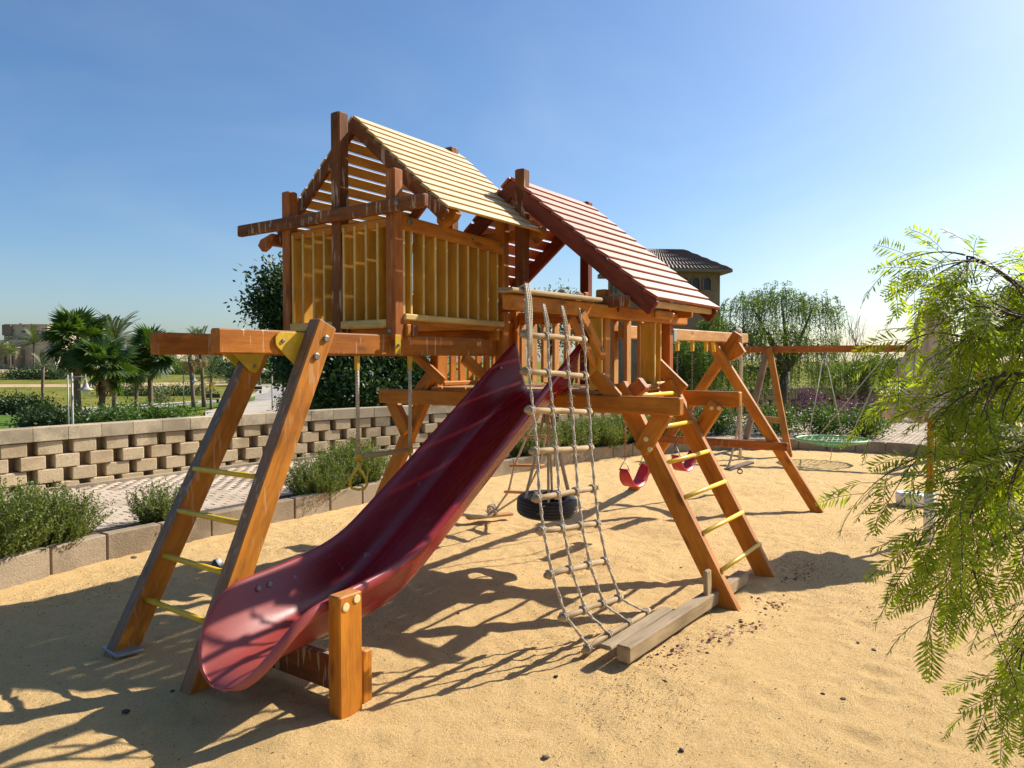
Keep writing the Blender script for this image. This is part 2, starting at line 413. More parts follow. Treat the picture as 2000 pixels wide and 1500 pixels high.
# ------------------------------------------------------------------ the setting: sand, kerb, path, wall, park
rng = np.random.default_rng(7); random.seed(7)
def vnoise(x, y, seed):
    xi = np.floor(x).astype(np.int64); yi = np.floor(y).astype(np.int64); fx = x-xi; fy = y-yi
    fx = fx*fx*(3-2*fx); fy = fy*fy*(3-2*fy)
    def h(a, b):
        n = (a*374761393 + b*668265263 + seed*1442695041) & 0x7fffffff
        n = ((n ^ (n >> 13))*1274126177) & 0x7fffffff
        return ((n ^ (n >> 16)) & 0xffff)/65535.
    return (h(xi, yi)*(1-fx)+h(xi+1, yi)*fx)*(1-fy) + (h(xi, yi+1)*(1-fx)+h(xi+1, yi+1)*fx)*fy
KERB = [(-3.2, 4.6), (-1.2, 5.6), (.6, 6.3), (1.8, 6.75), (2.55, 7.02), (3.05, 7.17), (3.6, 7.27), (4.5, 7.28), (6., 7.28), (7.5, 7.28), (9., 7.25), (10.4, 7.15), (12., 6.92), (13.2, 6.62), (14.3, 6.2),
        (15.3, 5.5), (16.1, 4.6), (16.6, 3.6), (16.8, 2.4), (16.7, 1.0), (16.5, -1.5), (16.2, -5.), (15.8, -9.)]
WALL = [(-4., 9.6), (-1., 10.5), (1.5, 10.95), (4., 11.12), (6., 11.1), (8., 10.98), (10., 10.65), (12., 10.15), (14., 9.7), (17., 9.2), (20.5, 8.6), (24., 7.6), (26.5, 5.8), (27.6, 3.), (28., -1.), (28., -6.)]
def resample(poly, step):
    P = [Vector((a, b)) for a, b in poly]; out = []; L = [0]
    # smooth with catmull-rom first
    Q = []
    for i in range(len(P)-1):
        p0, p1, p2, p3 = P[max(i-1, 0)], P[i], P[i+1], P[min(i+2, len(P)-1)]
        for k in range(12):
            t = k/12
            Q.append(.5*((2*p1)+(p2-p0)*t+(2*p0-5*p1+4*p2-p3)*t*t+(3*p1-p0-3*p2+p3)*t**3))
    Q.append(P[-1])
    for i in range(1, len(Q)): L.append(L[-1]+(Q[i]-Q[i-1]).length)
    n = int(L[-1]/step); j = 0
    for k in range(n+1):
        d = k*step
        while j < len(L)-2 and L[j+1] < d: j += 1
        t = (d-L[j])/max(1e-9, L[j+1]-L[j]); out.append(Q[j].lerp(Q[j+1], t))
    return out
# --- sand
def sand_h(x, y):
    h = (vnoise(x*.35, y*.35, 1)-.5)*.03 + (vnoise(x*1.1+5, y*1.1, 2)-.5)*.012 + (vnoise(x*3.1, y*3.1+9, 3)-.5)*.010
    h += (vnoise(x*7.3, y*7.3, 4)-.5)*.012 + (vnoise(x*15.+3, y*15., 5)-.5)*.012
    return h
gx = np.concatenate([np.arange(-4, 1.2, .12), np.arange(1.2, 8.4, .028), np.arange(8.4, 17.4, .06)])
gy = np.concatenate([np.arange(-9, -2, .12), np.arange(-2, 7.36, .030)])
GX, GY = np.meshgrid(gx, gy, indexing='ij')
GH = sand_h(GX, GY)
prints = []
for k in range(1500):
    x, y = rng.uniform(0, 16), rng.uniform(-2, 7); a = rng.uniform(0, 3.14); l = rng.uniform(.07, .16); w = l*rng.uniform(.4, .7); d = rng.uniform(.002, .012)
    i0, i1 = np.searchsorted(gx, [x-.35, x+.35]); j0, j1 = np.searchsorted(gy, [y-.35, y+.35])
    dx, dy = GX[i0:i1, j0:j1]-x, GY[i0:i1, j0:j1]-y
    u = (dx*math.cos(a)+dy*math.sin(a))/l; v = (-dx*math.sin(a)+dy*math.cos(a))/w
    r2 = u*u+v*v
    GH[i0:i1, j0:j1] += -d*np.exp(-r2*1.4) + d*.5*np.exp(-(np.sqrt(r2)-1.45)**2*4)
def dent(x, y, rx, ry, d):
    global GH
    q = ((GX-x)/rx)**2+((GY-y)/ry)**2; GH = GH - d*np.exp(-q) + d*.35*np.exp(-(np.sqrt(q)-1.5)**2*3)
dent(2.0, 3.5, .35, .4, .05); dent(7.2, 3.45, .5, .35, .05); dent(8.6, 3.45, .5, .35, .05); dent(5.8, 3.66, .5, .5, .04); dent(10.6, 3.4, .4, .4, .04); dent(3.9, 4.0, .4, .4, .04); dent(6.0, 1.5, .7, .25, .035)
GH = np.clip(GH, -.07, .07)
def kerb_y_limit():
    K = resample(KERB, .05); return K
KR = resample(KERB, .1)
def inside_kerb(x, y):     # crude: left of the directed kerb line
    return True
nx, ny = len(gx), len(gy)
V = np.stack([GX, GY, GH-.012], -1).reshape(-1, 3)
ii, jj = np.meshgrid(np.arange(nx-1), np.arange(ny-1), indexing='ij'); q = (ii*ny+jj).ravel()
Fq = np.stack([q, q+ny, q+ny+1, q+1], 1)
sand = obj('sand_ground', mesh_np('sand_ground', V, Fq, 'sand', True)); tag(sand, 'trodden golden sand of the playground', 'sand', kind='structure')
def sz(x, y):
    i = min(max(np.searchsorted(gx, x), 1), nx-1); j = min(max(np.searchsorted(gy, y), 1), ny-1); return float(GH[i, j])-.012

# --- kerb
def strip(name, A, B, z0, mat, kind='structure', zb=None):
    v = []; f = []
    for a, b in zip(A, B): v += [(a[0], a[1], z0), (b[0], b[1], z0 if zb is None else zb)]
    for i in range(len(A)-1): f.append((2*i, 2*i+2, 2*i+3, 2*i+1))
    o = obj(name, mesh_py(name, v, f, mat)); o['kind'] = kind; return o
def normals2(P):
    out = []
    for i in range(len(P)):
        t = (P[min(i+1, len(P)-1)]-P[max(i-1, 0)]).normalized(); out.append(Vector((-t.y, t.x)))
    return out
KP = resample(KERB, .56); KN = normals2(KP)
kbed_v, kbed_f = [], []
for p, n in zip(KP, KN): kbed_v += [(p.x+n.x*.02, p.y+n.y*.02, .195), (p.x+n.x*.11, p.y+n.y*.11, .195), (p.x+n.x*.02, p.y+n.y*.02, -.15)]
for i in range(len(KP)-1):
    a, b = 3*i, 3*i+3; kbed_f += [(a, b, b+1, a+1), (a+2, b+2, b, a)]
kerb = obj('kerb', mesh_py('kerb', kbed_v, kbed_f, 'joint')); tag(kerb, 'low curved kerb of concrete stones round the sand', 'kerb', kind='structure')
kmesh = [bevelled('kerb_stone', box_data(.006, L-.006, 0, .13, -.14+dz, .225+dz), 'kerbstone', .012, 1) for L, dz in ((.56, 0), (.56, .006), (.56, -.006), (.56, .002))]
for i in range(len(KP)-1):
    a, b = KP[i], KP[i+1]; x = (b-a).normalized(); y = Vector((-x.y, x.x))
    M = Matrix(((x.x, y.x, 0, a.x), (x.y, y.y, 0, a.y), (0, 0, 1, 0), (0, 0, 0, 1)))
    obj('kerb_stone', kmesh[(i*7) % 4], kerb, M @ Matrix.Rotation(R(random.uniform(-.7, .7)), 4, 'Z'))

# --- soil strip and paved path between kerb and wall
NK = 420
def along(poly, n):
    P = resample(poly, .05); return [P[min(len(P)-1, int(i*(len(P)-1)/(n-1)))] for i in range(n)]
K2 = resample(KERB, .25); K2n = normals2(K2)
off = lambda d: [(p.x+n.x*d, p.y+n.y*d) for p, n in zip(K2, K2n)]
soil = strip('soil_strip', off(.10), off(.62), .150, 'soil'); soil['label'] = 'narrow dark soil bed behind the kerb'; soil['category'] = 'soil'
pv, pf = [], []
for p, n in zip(K2, K2n): pv += [(p.x+n.x*.6, p.y+n.y*.6, .098), (p.x+n.x*4.6, p.y+n.y*4.6, .098)]
W2 = resample(WALL, .25)
base = []
def wall_y(x):
    b = min(W2, key=lambda p: abs(p.x-x)); return b.y
v = []; f = []
xs = np.arange(-3, 28, .25)
def kerb_out(x):           # outer edge of the soil strip at this x on the path side
    c = [(p.x+n.x*.6, p.y+n.y*.6) for p, n in zip(K2, K2n)]
    c = [q for q in c if abs(q[0]-x) < .3]
    return max(q[1] for q in c) if c else -12.
for x in xs: v += [(x, kerb_out(x) if x < 17.2 else -12., .099), (x, wall_y(x) if x < 27.5 else 3., .099)]
for i in range(len(xs)-1): f.append((2*i, 2*i+2, 2*i+3, 2*i+1))
path = obj('paved_path', mesh_py('paved_path', v, f, 'joint')); tag(path, 'pale block-paved path between kerb and openwork wall', 'path', kind='structure')
PL, PW = .215, .108
pav = [bevelled('paver', box_data(-PL/2+.004, PL/2-.004, -PW/2+.004, PW/2-.004, -.02, .024+k*.002), 'paver', .006, 1) for k in range(3)]
cand = []
for i, y in enumerate(np.arange(-10., 11.2, PW)):
    for x in np.arange(-2., 26, PL):
        x = x+(PL/2 if i % 2 else 0); y0 = kerb_out(x) if x < 17. else -10
        if y0+PW*.6 < y < wall_y(x)-.18-PW/2: cand.append((x, y))
def proj(p):
    d = Vector(p)-CAM; z = d.dot(FW)
    return (1000+FPX*d.dot(RT)/z, 750-FPX*d.dot(UP)/z, z) if z > .1 else (-9e9, 0, 0)
near, rest = [], []
for c in cand:
    u, w, d = proj((c[0], c[1], .12))
    if -40 < u < 2050: (near if 0 < u < 780 and w < 1100 else rest).append((d, c))
near.sort(); rest += near[300:]; near = near[:300]
for k, (d, c) in enumerate(near):
    obj('paver', pav[k*5 % 3], path, Matrix.Translation((c[0], c[1], .1+random.uniform(0, .003))) @ Matrix.Rotation(R(random.uniform(-1.2, 1.2)), 4, 'Z'))
# the rest of the paving as one mesh of bevel-topped blocks
rv, rf = [], []
for d, (x, y) in rest:
    k = len(rv); a, b = PL/2-.004, PW/2-.004; z = .124+random.uniform(-.002, .003); e = .007
    rv += [(x-a, y-b, .1), (x+a, y-b, .1), (x+a, y+b, .1), (x-a, y+b, .1), (x-a+e, y-b+e, z), (x+a-e, y-b+e, z), (x+a-e, y+b-e, z), (x-a+e, y+b-e, z)]
    rf += [(k+4, k+5, k+6, k+7), (k, k+1, k+5, k+4), (k+1, k+2, k+6, k+5), (k+2, k+3, k+7, k+6), (k+3, k, k+4, k+7)]
o = obj('paver_field', mesh_np('paver_field', rv, rf, 'paver'), path); o['kind'] = 'stuff'

# --- openwork block wall
wall = empty('block_wall', (8, 11, .1), 'long openwork wall of pale concrete blocks with solid coping', 'wall')
PITCH_B = .455; WP = resample(WALL, PITCH_B/2); WNn = normals2(WP)
def place(a, t, z, yaw=0):
    x = t.normalized(); y = Vector((-x.y, x.x))
    return Matrix(((x.x, y.x, 0, a.x), (x.y, y.y, 0, a.y), (0, 0, 1, z), (0, 0, 0, 1))) @ Matrix.Rotation(yaw, 4, 'Z')
RH = .195
bm_ = [bevelled('block', box_data(-.165, .165, 0, .19, .0, RH-.006), 'block', .008+.003*k, 1) for k in range(3)]
cm_ = [bevelled('coping_block', box_data(-.2268, .2268, -.03, .24, 0, .19), 'coping', .005, 1) for k in range(2)]
blocks = []
for i in range(1, len(WP)-1):
    t = WP[i+1]-WP[i-1]
    for r in range(4):
        if (i+r) % 2 == 0: blocks.append((proj((WP[i].x, WP[i].y, .5)), WP[i], t, .0+.012+r*RH, r))
blocks = [b for b in blocks if b[0][2] > 0 and -120 < b[0][0] < 2100]
blocks.sort(key=lambda b: b[0][2])
tr = [0, 0, 0]
for b in blocks[:300]:
    obj('block', bm_[random.randrange(3)], wall, place(b[1], b[2], b[3], R(random.uniform(-2.6, 2.6))) @ Matrix.Translation((random.uniform(-.012, .012), random.uniform(-.02, .015), 0)) @ Matrix.Diagonal((random.uniform(.95, 1.04), 1, random.uniform(.975, 1.0), 1)))
dat = []
for b in blocks[300:]:
    M = place(b[1], b[2], b[3]); vv, ff = box_data(-.165, .165, 0, .19, 0, RH-.006); dat.append(([M @ Vector(p) for p in vv], ff))
if dat:
    o = obj('far_blocks', mesh_py('far_blocks', *join_data(dat), 'block'), wall); o['kind'] = 'stuff'
for i in range(0, len(WP)-2, 2):
    if proj((WP[i].x, WP[i].y, .8))[2] > 0: obj('coping_block', cm_[i//2 % 2], wall, place(WP[i+1], WP[i+2]-WP[i], .012+4*RH, R(random.uniform(-.5, .5))))
bv, bf = [], []
for p, n in zip(WP, WNn):
    for d, z in ((.20, -2.6), (.20, .80), (.24, .80), (.24, -2.6)): bv.append((p.x+n.x*d, p.y+n.y*d, z))
for i in range(len(WP)-1):
    for k in range(3): bf.append((4*i+k, 4*i+k+1, 4*i+5+k, 4*i+4+k))
obj('backing_wall', mesh_py('backing_wall', bv, bf, 'block'), wall)
# low concrete edging in front of the wall foot
ev, ef = [], []
for p, n in zip(WP, WNn):
    for d, z in ((-.20, .09), (-.20, .155), (-.10, .155), (.0, .11)): ev.append((p.x+n.x*d, p.y+n.y*d, z))
for i in range(len(WP)-1):
    for k in range(3): ef.append((4*i+k, 4*i+4+k, 4*i+5+k, 4*i+k+1))
o = obj('wall_edging', mesh_py('wall_edging', ev, ef, 'kerbstone')); tag(o, 'narrow concrete edging along the foot of the openwork wall', 'edging', kind='structure')

# --- the park beyond: one sheet out to the horizon
WSP = [(p.x, p.y) for p in resample(WALL, 1.0)]
WA = np.array(WSP)
def terrain(x, y):
    s = x*FWH.x+y*FWH.y; t = x*RT.x+y*RT.y
    d = np.hypot(WA[:, 0]-x, WA[:, 1]-y); k = int(d.argmin()); dist = d[k]
    a = WA[max(k-1, 0)]; b = WA[min(k+1, len(WA)-1)]
    side = (b[0]-a[0])*(y-a[1]) - (b[1]-a[1])*(x-a[0])
    if side < 0 or s < 3: return -.16
    e = min(1, max(0, (dist-.3)/7.)); e = e*e*(3-2*e)
    lat = t/max(s, 1); w = min(1, max(0, (-.06-lat)/.16)); w = w*w*(3-2*w)
    low = -2.4 + 2.1*min(1, max(0, (s-85)/140.)) + .25*min(1, max(0, (s-225)/700))
    return -.1*(1-e) + e*(low*w + .05*(1-w))
tv, tf = [], []
rings = [0.] + list(np.geomspace(4, 3200, 110)); NA = 240
for r in rings:
    for k in range(NA):
        a = 2*math.pi*k/NA; x, y = r*math.cos(a), r*math.sin(a); tv.append((x, y, terrain(x, y)))
for i in range(len(rings)-1):
    for k in range(NA): j = (k+1) % NA; tf.append((i*NA+k, (i+1)*NA+k, (i+1)*NA+j, i*NA+j))
o = obj('park_ground', mesh_np('park_ground', tv, tf, 'lawn_dry', True)); tag(o, 'dry yellow-green park ground beyond the wall', 'ground', kind='structure')
def gp(px, s, dz=0.):
    p = cs(px, s); p.z = terrain(p.x, p.y)+dz; return p
def on_ground(px, py, dz=0.):
    lo, hi = 12., 900.
    for _ in range(40):
        m = (lo+hi)/2; p = gp(px, m)
        if proj(p)[1] > py: lo = m
        else: hi = m
    return gp(px, lo, dz)
def ground_band(name, top, bot, mat, dz, label, cat, n=24):
    def interp(P, t):
        k = t*(len(P)-1); i = min(int(k), len(P)-2); u = k-i
        return P[i][0]*(1-u)+P[i+1][0]*u, P[i][1]*(1-u)+P[i+1][1]*u
    v = []; f = []; R_ = 6
    for i in range(n+1):
        a = on_ground(*interp(top, i/n)); b = on_ground(*interp(bot, i/n))
        for k in range(R_+1):
            p = a.lerp(b, k/R_); v.append((p.x, p.y, terrain(p.x, p.y)+dz))
    for i in range(n):
        for k in range(R_): q = i*(R_+1)+k; f.append((q, q+1, q+R_+2, q+R_+1))
    o = obj(name, mesh_py(name, v, f, mat)); tag(o, label, cat, kind='structure')
ground_band('sand_strip', [(-60, 751), (150, 751), (300, 748), (470, 745)], [(-60, 757), (150, 757), (300, 755), (470, 752)], 'desert', .05, 'bare sandy strip behind the dry lawn', 'sand')
ground_band('far_sand', [(-60, 721), (60, 721), (130, 724)], [(-60, 729), (60, 728), (130, 729)], 'desert', .06, 'sandy plot in front of the far building', 'sand')
ground_band('road', [(150, 801), (300, 793), (400, 786), (470, 778), (520, 766), (520, 758), (480, 752)], [(150, 812), (300, 802), (400, 797), (500, 795), (580, 790), (600, 762), (570, 751)], 'road', .05, 'curving grey park road behind the wall', 'road', 40)
ground_band('footpath', [(-60, 806), (150, 798.5), (300, 790), (400, 783.5), (462, 777), (500, 768), (505, 759), (470, 753)], [(-60, 808.5), (150, 801), (300, 792.5), (400, 786), (470, 779.5), (522, 769), (530, 758), (482, 752)], 'pavement', .09, 'pale footpath along the lawn edge of the road', 'footpath', 40)
ground_band('driveway', [(400, 806), (440, 796), (500, 787), (560, 778)], [(400, 828), (460, 822), (540, 816), (600, 806)], 'pavement', .12, 'pale sunlit driveway between the road and the wall', 'driveway', 20)
ground_band('green_lawn', [(-60, 815), (30, 812), (60, 812)], [(-60, 850), (30, 850), (60, 850)], 'lawn_green', .06, 'mown green lawn behind the wall at far left', 'lawn')
ground_band('verge', [(300, 799), (400, 790), (470, 783), (498, 776)], [(300, 806), (380, 803), (440, 795), (497, 783)], 'lawn_green', .10, 'green grass verge beside the curving road', 'grass')

# ------------------------------------------------------------------ the play set
PS = empty('play_set', (5.5, 3.9, 0), 'large wooden play set with yellow and red slatted roofs', 'play set')
def T(name, p0, p1, w, h, mat='stain', parent=None, up=(0, 0, 1), ch=.009): return timber(name, p0, p1, w, h, mat, parent or PS, up, ch)
def bolt(c, n, r=.016, h=.012, mat='bolt', parent=None):
    v, f = disc_data(c, n, r, h, 10); return obj('bolt', mesh_py('bolt', v, f, mat, False), parent or PS)
def prism(name, pts, axis, d, mat, parent, bev=.004):
    """extrude polygon pts (3D, planar) by d along axis"""
    n = len(pts); a = Vector(axis).normalized()*d
    v = [Vector(p) for p in pts] + [Vector(p)+a for p in pts]
    f = [tuple(range(n-1, -1, -1)), tuple(range(n, 2*n))] + [(i, (i+1) % n, n+(i+1) % n, n+i) for i in range(n)]
    me = mesh_py(name, v, f); bm = bmesh.new(); bm.from_mesh(me); bmesh.ops.recalc_face_normals(bm, faces=bm.faces)
    if bev: bmesh.ops.bevel(bm, geom=list(bm.edges), offset=bev, segments=1, affect='EDGES')
    bm.to_mesh(me); bm.free(); me.materials.append(MATS[mat]); return obj(name, me, parent)

# monkey-bar beams carrying the cabin
BZ = 2.022
T('beam', (2.63, 4.045, BZ), (5.47, 4.045, BZ), .09, .155, 'stain_drip')
T('beam', (2.76, 4.965, BZ), (5.47, 4.965, BZ), .09, .155, 'stain_drip')
for x in (3.0, 3.35): pass
# A-frame end ladder: two legs with yellow rungs
def end_leg(dy):
    a = Vector((2.405 if dy == 0 else 2.43, 3.94+dy, -.06)); b = Vector((3.385, 3.94, 2.155)) if dy == 0 else Vector((3.575, 3.94+dy, 2.07)); sx = 0 if dy == 0 else .17
    l = T('leg', a, b, .105, .165, 'stain_leg', up=(-1, 0, .3))
    y = 3.884+dy
    for k, (px_, pz) in enumerate(((3.36, 2.05), (3.275, 1.93))):
        bolt((px_+sx, y, pz), (0, -1, 0), .024, .012, 'bolt', l)
    # yellow triangular gusset on the beam
    yb = 3.996+dy
    c = [(3.045, 2.075), (3.03, 2.055), (3.03, 2.01), (3.05, 1.985), (3.20, 1.86), (3.235, 1.85), (3.36, 2.09), (3.07, 2.09)]
    p = prism('bracket', [(x+sx, yb, z) for x, z in c], (0, -1, 0), .012, 'yellow_bracket', l, .003)
    bolt((3.085+sx, yb-.012, 2.03), (0, -1, 0), .014, .01, 'bolt', l)
    return l
end_leg(0)
l1 = end_leg(.92)
# second gusset of the far leg, seen under the near beam
p = prism('bracket', [(3.26, 4.80, 1.965), (3.55, 4.80, 1.965), (3.49, 4.80, 1.835), (3.46, 4.80, 1.81), (3.42, 4.80, 1.815), (3.39, 4.80, 1.84)], (0, -1, 0), .010, 'yellow_bracket', l1, .003)
bolt((3.45, 4.79, 1.86), (0, -1, 0), .014, .01, 'bolt', l1)
for z, xx in ((1.14, 2.925), (.862, 2.80), (.580, 2.675), (.308, 2.555)):
    tube('rung', [(xx+.05, 4.83, z-.005), (xx+.02, 4.4, z+.0075), (xx-.01, 3.97, z+.02)], .019, 'yellow_plastic', PS, 10)
o = prism('foot_pad', [(2.36, 4.74, .0), (2.52, 4.70, .0), (2.55, 4.92, .0), (2.38, 4.97, .0)], (0, 0, 1), .02, 'metal_grey', PS, .004)

# cabin
CX0, CX1, CY0, CY1 = 4.09, 5.50, 3.95, 5.285
P_ = .098
def post(x, y, z0, z1, mat='stain_red', w=P_): return T('post', (x+w/2, y+w/2, z0), (x+w/2, y+w/2, z1), w, w, mat, up=(0, 1, 0))
post(CX0, CY0, 2.055, 3.365, 'stain_red'); post(CX0, CY1-P_, 2.08, 3.35, 'stain_red'); post(CX0, 4.555, 2.06, 3.905, 'stain_dark', .105)
post(CX1, CY0, 1.62, 3.20, 'stain'); post(CX1-.02, CY1-P_, 2.08, 3.30, 'stain_red'); post(CX1, 4.555, 2.1, 3.955, 'stain_dark', .105)
bolt((CX0-.001, 4.0, 2.13), (-1, 0, 0), .02)
# floor frame
T('joist', (CX0+.14, 3.93, 2.135), (CX0+.14, 5.28, 2.135), .05, .10, 'stain'); T('joist', (CX1-.1, 3.93, 2.135), (CX1-.1, 5.28, 2.135), .05, .10, 'stain')
T('joist', (CX0+.22, 3.935, 2.135), (CX0+.22, 5.28, 2.135), .06, .09, 'stain_dark')
for k in range(9):
    y = CY0+.08+k*.143; T('floor_board', (CX0+.02, y, 2.195), (CX1, y, 2.195), .132, .022, 'stain')
# rails and slats, front (-X) face
T('rail', (CX0+.035, CY0+P_, 2.965), (CX0+.035, CY1-P_, 2.965), .04, .07, 'stain')
T('rail', (CX0+.06, CY0+P_, 2.19), (CX0+.06, 4.555, 2.19), .13, .062, 'cream_rail'); T('rail', (CX0+.06, 4.66, 2.19), (CX0+.06, CY1-P_, 2.19), .13, .062, 'cream_rail')
for a, b in ((CY0+P_, 4.555), (4.66, CY1-P_)):
    n = 4; pit = (b-a)/n
    for k in range(n):
        y = a+pit*(k+.5)+.03; T('slat', (CX0+.062, y, 2.20), (CX0+.062, y, 2.97), .023, .115, 'yellow_slat', up=(1, 0, 0), ch=.004)
# right (-Y) face
T('rail', (CX0-.005+.1, CY0+.03, 2.965), (CX1+.05, CY0+.03, 2.925), .055, .115, 'stain')
T('slat', (CX0+P_+.016, CY0+.064, 2.245), (CX0+P_+.016, CY0+.064, 2.93), .030, .108, 'yellow_slat', up=(0, 1, 0), ch=.004); T('rail', (CX0+P_, CY0+.05, 2.24), (CX1, CY0+.05, 2.235), .14, .05, 'cream_rail'); T('rail', (CX0+P_, CY0+.03, 2.20), (CX1, CY0+.03, 2.195), .05, .05, 'stain')
for k in range(9):
    x = CX0+P_+.10+k*.1425; T('slat', (x, CY0+.064, 2.245), (x, CY0+.064, 2.93), .025, .112, 'yellow_slat', up=(0, 1, 0), ch=.004)
bolt((CX0+.17, CY0, 2.98), (0, -1, 0), .028, .012); bolt((CX1-.02, CY0, 2.94), (0, -1, 0), .022, .012); bolt((CX1-.45, CY0, 2.95), (0, -1, 0), .012, .01)
# far (+Y) and back (+X) faces
for k in range(9):
    x = CX0+P_+.065+k*.1425; T('slat', (x, CY1-.06, 2.23), (x, CY1-.06, 2.93), .098, .028, 'yellow_slat', up=(0, 1, 0), ch=.004)
T('rail', (CX0+.104, CY1-.03, 2.965), (CX1+.05, CY1-.03, 2.965), .055, .10, 'stain')
# tie beams under the roof
T('tie_beam', (CX0-.03, 3.60, 3.068), (CX0-.03, 5.835, 3.063), .055, .098, 'stain_dark')
T('tie_beam', (CX1+.125, 3.57, 3.05), (CX1+.125, 5.80, 3.05), .055, .10, 'stain')
bolt((CX0-.058, 3.87, 3.075), (-1, 0, 0), .022, .012); bolt((CX0-.058, 4.82, 3.06), (-1, 0, 0), .022, .012); bolt((CX0-.058, 5.35, 3.06), (-1, 0, 0), .018, .012)
# cabin roof
def roof(name, x0, x1, yr, zr, ye, ze, nsl, mslat, mraft, raft_x, fill, thick=.022, rdepth=.10):
    rf = None
    for sgn in (-1, 1):
        A = Vector((0, yr, zr)); B = Vector((0, yr+sgn*abs(ye-yr), ze)); d = (B-A); L = d.length; d.normalize()
        nrm = Vector((0, -d.z*sgn, d.y*sgn))
        if nrm.z < 0: nrm = -nrm
        for rx, rw in raft_x:
            p0 = A+d*.02-nrm*(rdepth/2+thick/2+.002); p1 = A+d*(L+.02)-nrm*(rdepth/2+thick/2+.002)
            r = T('rafter', (rx, p0.y, p0.z), (rx, p1.y, p1.z), rw, rdepth, mraft, up=tuple(nrm))
            if rf is None: rf = r
        pit = L/nsl
        for k in range(nsl):
            c = A+d*(pit*(k+.5)); w = pit*(fill if sgn > 0 else .935)
            j = random.uniform(-.008, .008)
            tilt = (nrm + d*random.uniform(-.015, .03)).normalized() if sgn > 0 else (nrm - d*(.115+random.uniform(-.012, .012))).normalized()
            T('roof_slat', (x0+j, c.y, c.z), (x1+j, c.y, c.z), w, thick, mslat, up=tuple(tilt), ch=.003)
    return rf
roof('roof', 4.285, 5.675, 4.605, 3.925, 3.60, 3.055, 12, 'yellow_roof', 'stain_dark', ((4.30, .045), (5.62, .045)), .78)
# eave boards shaped at the end, below the cabin roof
T('eave_board', (4.13, 3.66, 3.02), (5.66, 3.66, 3.0), .05, .09, 'stain') if False else None
T('eave_board', (4.14, 5.50, 2.97), (4.62, 5.50, 2.97), .09, .10, 'stain_dark')
prism('knee', [(4.40, 3.70, 3.13), (4.40, 3.60, 3.03), (4.40, 3.63, 2.99), (4.40, 3.75, 2.93), (4.40, 3.80, 2.98), (4.40, 3.80, 3.12)], (1, 0, 0), .07, 'stain', PS, .004)
prism('knee', [(5.61, 3.70, 3.13), (5.61, 3.60, 3.03), (5.61, 3.66, 2.97), (5.61, 3.68, 2.95), (5.61, 3.71, 3.0), (5.61, 3.71, 3.13)], (1, 0, 0), .07, 'stain', PS, .004)
prism('knee', [(4.12, 5.46, 3.02), (4.12, 5.62, 2.98), (4.12, 5.66, 2.93), (4.12, 5.60, 2.87), (4.12, 5.53, 2.90), (4.12, 5.46, 2.96)], (1, 0, 0), .05, 'stain_red', PS, .004)
T('strap', (4.11, 3.94, 2.10), (4.11, 3.94, 1.955), .062, .008, 'yellow_bracket', up=(0, 1, 0), ch=.002)
bolt((4.11, 3.936, 2.02), (0, -1, 0), .012)
T('brace', (4.78, 4.0, 2.02), (5.10, 4.0, 1.72), .05, .09, 'stain', up=(0, 1, 0)) if False else None

# second tower
X0, X1, Y0, Y1 = 5.50, 6.90, 2.90, 4.84
YR = 3.87
def post2(x, y, z0, z1, mat='stain', w=.095): return T('post', (x+w/2, y+w/2, z0), (x+w/2, y+w/2, z1), w, w, mat, up=(0, 1, 0))
post2(X0, Y0, 1.46, 2.50); post2(X1-.05, Y0, 1.46, 2.50, 'stain_red'); post2(X0, Y1-.095, 1.46, 2.6); post2(X1-.05, Y1-.095, 1.46, 2.6)
post2(X0-.0, YR-.145, 2.36, 3.625, 'stain_dark', .10); post2(X1-.05, YR-.05, 1.62, 3.58, 'red_rafter', .10); post2(X1-.145, YR-.07, 2.32, 2.62, 'stain_red', .095)
# deck beams and boards
for x, e in ((X0-.045, 'near'), (X1-.10, 'far')):
    T('deck_beam', (x, 2.205 if e == 'near' else 2.175, 1.543), (x, 5.47, 1.543), .085, .142, 'stain')
for k in range(13):
    y = Y0+.07+k*.146; T('deck_board', (X0-.05, y, 1.634), (X1+.02, y, 1.634), .138, .028, 'stain_pale')
T('edge_beam', (X0, Y0+.02, 1.55), (X1, Y0+.02, 1.55), .05, .12, 'stain'); T('edge_beam', (X0, Y1-.02, 1.55), (X1, Y1-.02, 1.55), .05, .12, 'stain')
# stringer legs front and back with Y braces, yellow rungs between the front pair
def stringer(x, sgn, mat='stain'):
    m = lambda y: YR + sgn*(y-YR)
    a = Vector((x, m(1.845), -.06)); b = Vector((x, m(2.83), 1.70))
    up = Vector((0, -sgn*1.0, .55))
    l = T('leg', a, b, .088, .15, mat, up=tuple(up))
    return l
ln = stringer(X0+.105, 1); lf = stringer(X1-.29, 1); stringer(X0+.105, -1); stringer(X1-.29, -1)
for sgn in (1, -1):
    m = lambda y: YR + sgn*(y-YR)
    for x in (X0+.015, X1-.205):
        br = T('brace', (x, m(2.365), 1.50), (x, m(2.575), 1.17), .075, .14, 'stain', up=(0, 1, 0))
        if sgn == 1 and x < 6:
            for yy, zz in ((2.545, 1.27), (2.51, 1.19)): bolt((x-.038, yy-.03, zz), (-1, 0, 0), .021, .008, 'cap_pale', br)
    for x in (X0-.002, ):
        T('brace', (x-.03, m(2.99), 1.80), (x-.03, m(2.70), 1.50), .055, .13, 'stain', up=(0, 1, 0))
for yy in (2.33, 2.40): bolt((X1-.245, yy, 1.465), (-1, 0, 0), .02, .008, 'cap_pale')
T('brace', (X1-.27, 3.02, 1.95), (X1-.27, 2.66, 1.62), .06, .12, 'stain', up=(0, 1, 0))
bolt((X0-.06, 2.80, 1.575), (-1, 0, 0), .016, .008, 'green_cap')
